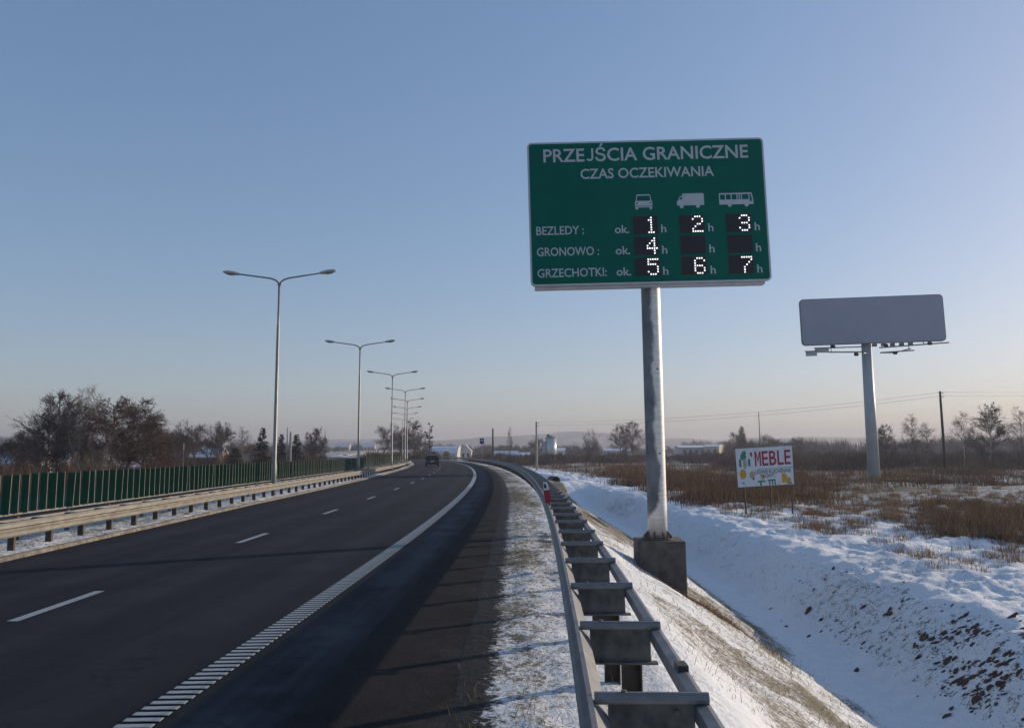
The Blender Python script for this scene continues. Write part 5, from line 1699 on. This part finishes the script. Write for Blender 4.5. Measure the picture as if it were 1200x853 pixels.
# ------------------------------------------------------------------ buildings
snow_m = mat('roof_snow', (0.78, 0.79, 0.82), (0.66, 0.67, 0.70), scale=0.8, rough=0.8)
win_m = mat('window_dark', (0.03, 0.035, 0.045), rough=0.15)
WALLS = {'white': mat('white_render', (0.62, 0.60, 0.56), (0.52, 0.50, 0.47), scale=0.6, rough=0.9), 'grey': mat('grey_cladding', (0.34, 0.36, 0.38), (0.28, 0.30, 0.32), scale=0.3, rough=0.7),
         'brick': mat('brown_brick', (0.20, 0.12, 0.085), (0.14, 0.085, 0.06), scale=1.2, rough=0.9), 'cream': mat('cream_render', (0.55, 0.47, 0.33), (0.46, 0.39, 0.27), scale=0.6, rough=0.9)}
def house(x, D, zb, w_, d_, h_, rh, wall, label, name='house', cat='house', yaw=0.0, gable_front=False, nwin=3, roof=snow_m, floors=1, chimney=False):
    p = at(x, 520, D)
    hs = thing(name, label, cat, (p.x, D, zb), R(yaw))
    MB().box((0, 0, h_ / 2 - 0.3), (w_, d_, h_ + 0.6)).build('wall', WALLS[wall], hs)
    e = 0.35
    if gable_front:
        MB().prism([(-w_ / 2, h_), (w_ / 2, h_), (0, h_ + rh - 0.1)], -d_ / 2, d_ / 2).build('gable', WALLS[wall], hs)
        rf = MB()
        for s_ in (-1, 1):
            rf.prism([(0, h_ + rh), (s_ * (w_ / 2 + e), h_ - e * rh / w_ * 2), (s_ * (w_ / 2 + e), h_ + 0.25 - e * rh / w_ * 2), (0, h_ + rh + 0.25)], -d_ / 2 - e, d_ / 2 + e)
    else:
        MZ = Matrix.Rotation(R(90), 3, 'Z')
        MB().prism([(-d_ / 2, h_), (d_ / 2, h_), (0, h_ + rh - 0.1)], -w_ / 2, w_ / 2, MZ).build('gable', WALLS[wall], hs)
        rf = MB()
        for s_ in (-1, 1):
            rf.prism([(0, h_ + rh), (s_ * (d_ / 2 + e), h_ - e * rh / d_ * 2), (s_ * (d_ / 2 + e), h_ + 0.25 - e * rh / d_ * 2), (0, h_ + rh + 0.25)], -w_ / 2 - e, w_ / 2 + e, MZ)
    rfo = rf.build('roof', roof, hs)
    if chimney:
        MB().box((w_ * 0.2, 0, h_ + rh), (0.6, 0.6, 1.6)).build('chimney', WALLS['brick'], rfo)
    for fl_ in range(floors):
        z = h_ * (fl_ + 0.55) / floors
        for i in range(nwin):
            xw = (-0.5 + (i + 0.5) / nwin) * w_ * 0.9
            wo = MB().box((xw, -d_ / 2 - 0.02, z), (w_ / nwin * 0.42, 0.10, h_ / floors * 0.42)).build('window', win_m, hs)
            MB().box((xw, -d_ / 2 - 0.08, z - h_ / floors * 0.24), (w_ / nwin * 0.5, 0.12, 0.12)).build('sill', WALLS['white'], wo)
    return hs

# arched white hall with two brick porches
D_ = 340.0
p = at(522, 520, D_)
hall = thing('arched_hall', 'long white hall with a rounded snowy roof beyond the bend', 'building', (p.x, D_, -1.8), R(-9))
arch = [(-5, -0.5), (5, -0.5), (5, 3.4)] + [(5 * math.cos(R(a_)), 3.4 + 2.7 * math.sin(R(a_))) for a_ in range(15, 180, 15)] + [(-5, 3.4)]
MZ = Matrix.Rotation(R(90), 3, 'Z')
MB().prism(arch, -6.5, 6.5, MZ).build('wall', WALLS['white'], hall)
shell = [(5.15 * math.cos(R(a_)), 3.45 + 2.85 * math.sin(R(a_))) for a_ in range(0, 181, 15)]
inner = [(4.95 * math.cos(R(a_)), 3.42 + 2.65 * math.sin(R(a_))) for a_ in range(180, -1, -15)]
MB().prism(shell + inner, -6.8, 6.8, MZ).build('roof', snow_m, hall)
for xw in (-4.2, 1.6):
    po = [(-1.5, -0.4), (1.5, -0.4), (1.5, 2.6)] + [(1.5 * math.cos(R(a_)), 2.6 + 1.5 * math.sin(R(a_))) for a_ in range(20, 180, 20)] + [(-1.5, 2.6)]
    pr_ = MB().prism(po, -6.2, -4.9, None, (xw, 0, 0)).build('porch', WALLS['brick'], hall)
    MB().prism([(-0.9, 0), (0.9, 0), (0.9, 2.4), (0, 3.2), (-0.9, 2.4)], -6.26, -6.15, None, (xw, 0, 0)).build('door', win_m, pr_)
for xw in (-1.4, 4.6):
    MB().box((xw, -5.02, 1.8), (1.2, 0.1, 1.3)).build('window', win_m, hall)
house(546, 345, -1.8, 5.0, 5.0, 4.2, 2.6, 'white', 'small white house with a steep snowy roof right of the arched hall', gable_front=True, nwin=2)
house(592, 300, -1.7, 9.5, 6, 2.2, 1.5, 'grey', 'low shed with a snow covered roof behind the guard rail bend', 'shed', 'shed', nwin=4)
house(610, 310, -1.7, 7.0, 6, 1.9, 1.2, 'white', 'smaller snow roofed shed right of the low shed', 'shed', 'shed', nwin=2)
house(656, 350, -1.7, 4.2, 5, 4.0, 1.0, 'white', 'small white building beside the silver silo', 'outbuilding', 'building', nwin=1)
house(816, 430, -1.7, 22, 14, 5.2, 1.0, 'grey', 'long grey factory hall with snowy roof behind the sign pole', 'factory_hall', 'building', nwin=6)
house(836, 420, -1.7, 8, 12, 5.6, 1.0, 'cream', 'cream sunlit end building of the factory hall', 'factory_hall', 'building', yaw=-25, nwin=2)
house(770, 440, -1.7, 9, 10, 4.4, 0.9, 'grey', 'grey hall just left of the factory half hidden by the sign pole', 'factory_hall', 'building', nwin=3)
house(722, 420, -1.7, 14, 8, 3.8, 1.2, 'grey', 'low snow roofed hall behind the pair of alders', 'factory_hall', 'building', nwin=4)
house(922, 310, -1.6, 6, 6, 3.4, 1.6, 'white', 'small snow roofed house peeking above the scrub by the furniture sign', nwin=2)
house(185, 150, -2.2, 4.6, 8, 2.9, 2.2, 'cream', 'cream gabled house at the right end of the left tree clump', gable_front=True, yaw=28, nwin=1)
house(22, 150, -2.0, 12, 7, 2.4, 1.9, 'white', 'long snow roofed house behind the leftmost trees', nwin=4, chimney=True)
house(62, 165, -2.0, 10, 7, 2.4, 1.9, 'grey', 'snow roofed grey house behind the tall dark alder', nwin=3)
house(246, 190, -2.0, 7, 6, 3.2, 2.0, 'brick', 'brick house with snowy roof behind the broad round tree', nwin=2, chimney=True)
for i, (x_, D_, w_, lab) in enumerate(((402, 760, 14, 'leftmost pale far house between first and second lamps'), (417, 820, 18, 'widest pale far house between the first and second lamps'), (433, 740, 11, 'pale far house just right of the second lamp pole'), (672, 900, 16, 'tiny far house above the scrub right of the silo'), (652, 980, 18, 'tiny far white roof above the silver silo'))):
    zb = float(gz(np.array([at(x_, 520, D_).x]), np.array([D_]))[0])
    house(x_, D_, zb, w_, 8, 4.5, 3.0, 'white' if i % 2 else 'cream', lab, nwin=3)
# silo
p = at(645.5, 520, 345)
si = thing('silo', 'silver cylindrical silo right of the concrete pole', 'silo', (p.x, 345, -1.8))
zt = top_z(645, 513, 345) + 1.8
MB().tube([(0, 0, -0.3), (0, 0, zt)], 2.5, 24).build('tank', mat('silo_steel', (0.55, 0.56, 0.57), (0.44, 0.45, 0.46), scale=0.8, rough=0.35, metal=0.5), si, smooth=True)
MB().tube([(0, 0, zt), (0, 0, zt + 1.0)], [2.6, 0.5], 24).build('cone_roof', galv, si)
MB().box((-1.2, -0.5, zt + 1.0), (1.4, 1.0, 1.0)).build('top_platform', galv_d, si)
MB().box((-3.2, 0, zt * 0.42), (1.6, 3.2, zt * 0.85)).build('elevator_shaft', WALLS['grey'], si)

# culvert pipe mouth in the snow bank
x_, y_ = gpt(649.5, 561, -1.25)
cu = thing('culvert_pipe', 'dark concrete culvert pipe end on the snow bank across the ditch', 'culvert', (x_, y_, -1.72), R(20))
ring = MB()
k = 20
for (yy, ro) in ((-0.5, 0.50), (0.9, 0.50), (0.9, 0.40), (-0.5, 0.40)):
    for j in range(k):
        a_ = 2 * math.pi * j / k
        ring.v.append((ro * math.cos(a_), yy, 0.28 + ro * math.sin(a_)))
for i in range(4):
    for j in range(k):
        ring.f.append((i * k + j, i * k + (j + 1) % k, ((i + 1) % 4) * k + (j + 1) % k, ((i + 1) % 4) * k + j))
ring.build('pipe', mat('wet_concrete', (0.05, 0.048, 0.05), (0.03, 0.03, 0.032), scale=6, rough=0.8), cu)
MB().tube([(0, 0.5, 0.28), (0, 0.55, 0.28)], 0.40, 20).build('pipe_dark_disc', mat('dark_hole', (0.02, 0.02, 0.02)), cu)  # near-black disc closing the bore, stands in for the shade inside

# ------------------------------------------------------------------ hills on the horizon
na, nrr = 260, 16
mb = MB()
for i in range(na):
    an = -1.25 + 2.5 * i / (na - 1)
    for j in range(nrr):
        t = j / (nrr - 1)
        rd = 1700 + 1300 * t
        xq = an * 9
        hmax = 52 + 14 * math.sin(xq * 0.9 + 1.2) + 9 * math.sin(xq * 2.3) + 5 * float(vnoise(np.array([xq * 3.0]), np.array([1.5]))[0]) + 2.0 * float(vnoise(np.array([xq * 14.0]), np.array([4.5]))[0])
        z = -8 + (hmax + 8) * (t * t * (3 - 2 * t)) + 8 * float(vnoise(np.array([xq * 2.0]), np.array([t * 4]))[0]) * math.sin(math.pi * t)
        mb.v.append((rd * math.sin(an), rd * math.cos(an), z))
for i in range(na - 1):
    for j in range(nrr - 1):
        mb.f.append((i * nrr + j, (i + 1) * nrr + j, (i + 1) * nrr + j + 1, i * nrr + j + 1))
hm = mat('wooded_hills', (0.055, 0.052, 0.05), (0.30, 0.30, 0.31), scale=0.006, rough=0.95, contrast=(0.5, 0.66), stretch=(1, 0.6, 4))
h_ = mb.build('hills', hm, smooth=True)
h_['kind'] = 'structure'

# ------------------------------------------------------------------ haze
hv = bpy.data.materials.new('winter_haze')
hv.use_nodes = True
n, l = nodes_of(hv)
n.remove(n['Principled BSDF'])
pv = n.new('ShaderNodeVolumePrincipled')
pv.inputs['Color'].default_value = (0.58, 0.59, 0.67, 1)
pv.inputs['Density'].default_value = 0.00048
pv.inputs['Anisotropy'].default_value = 0.25
l.new(pv.outputs[0], n['Material Output'].inputs['Volume'])
zlow = min(float(ZZ.min()), -9.0) - 1.0
hzb = MB().box((0, 1550, (zlow + 105) / 2), (9200, 5400, 105 - zlow)).build('haze', hv)
hzb['kind'] = 'stuff'
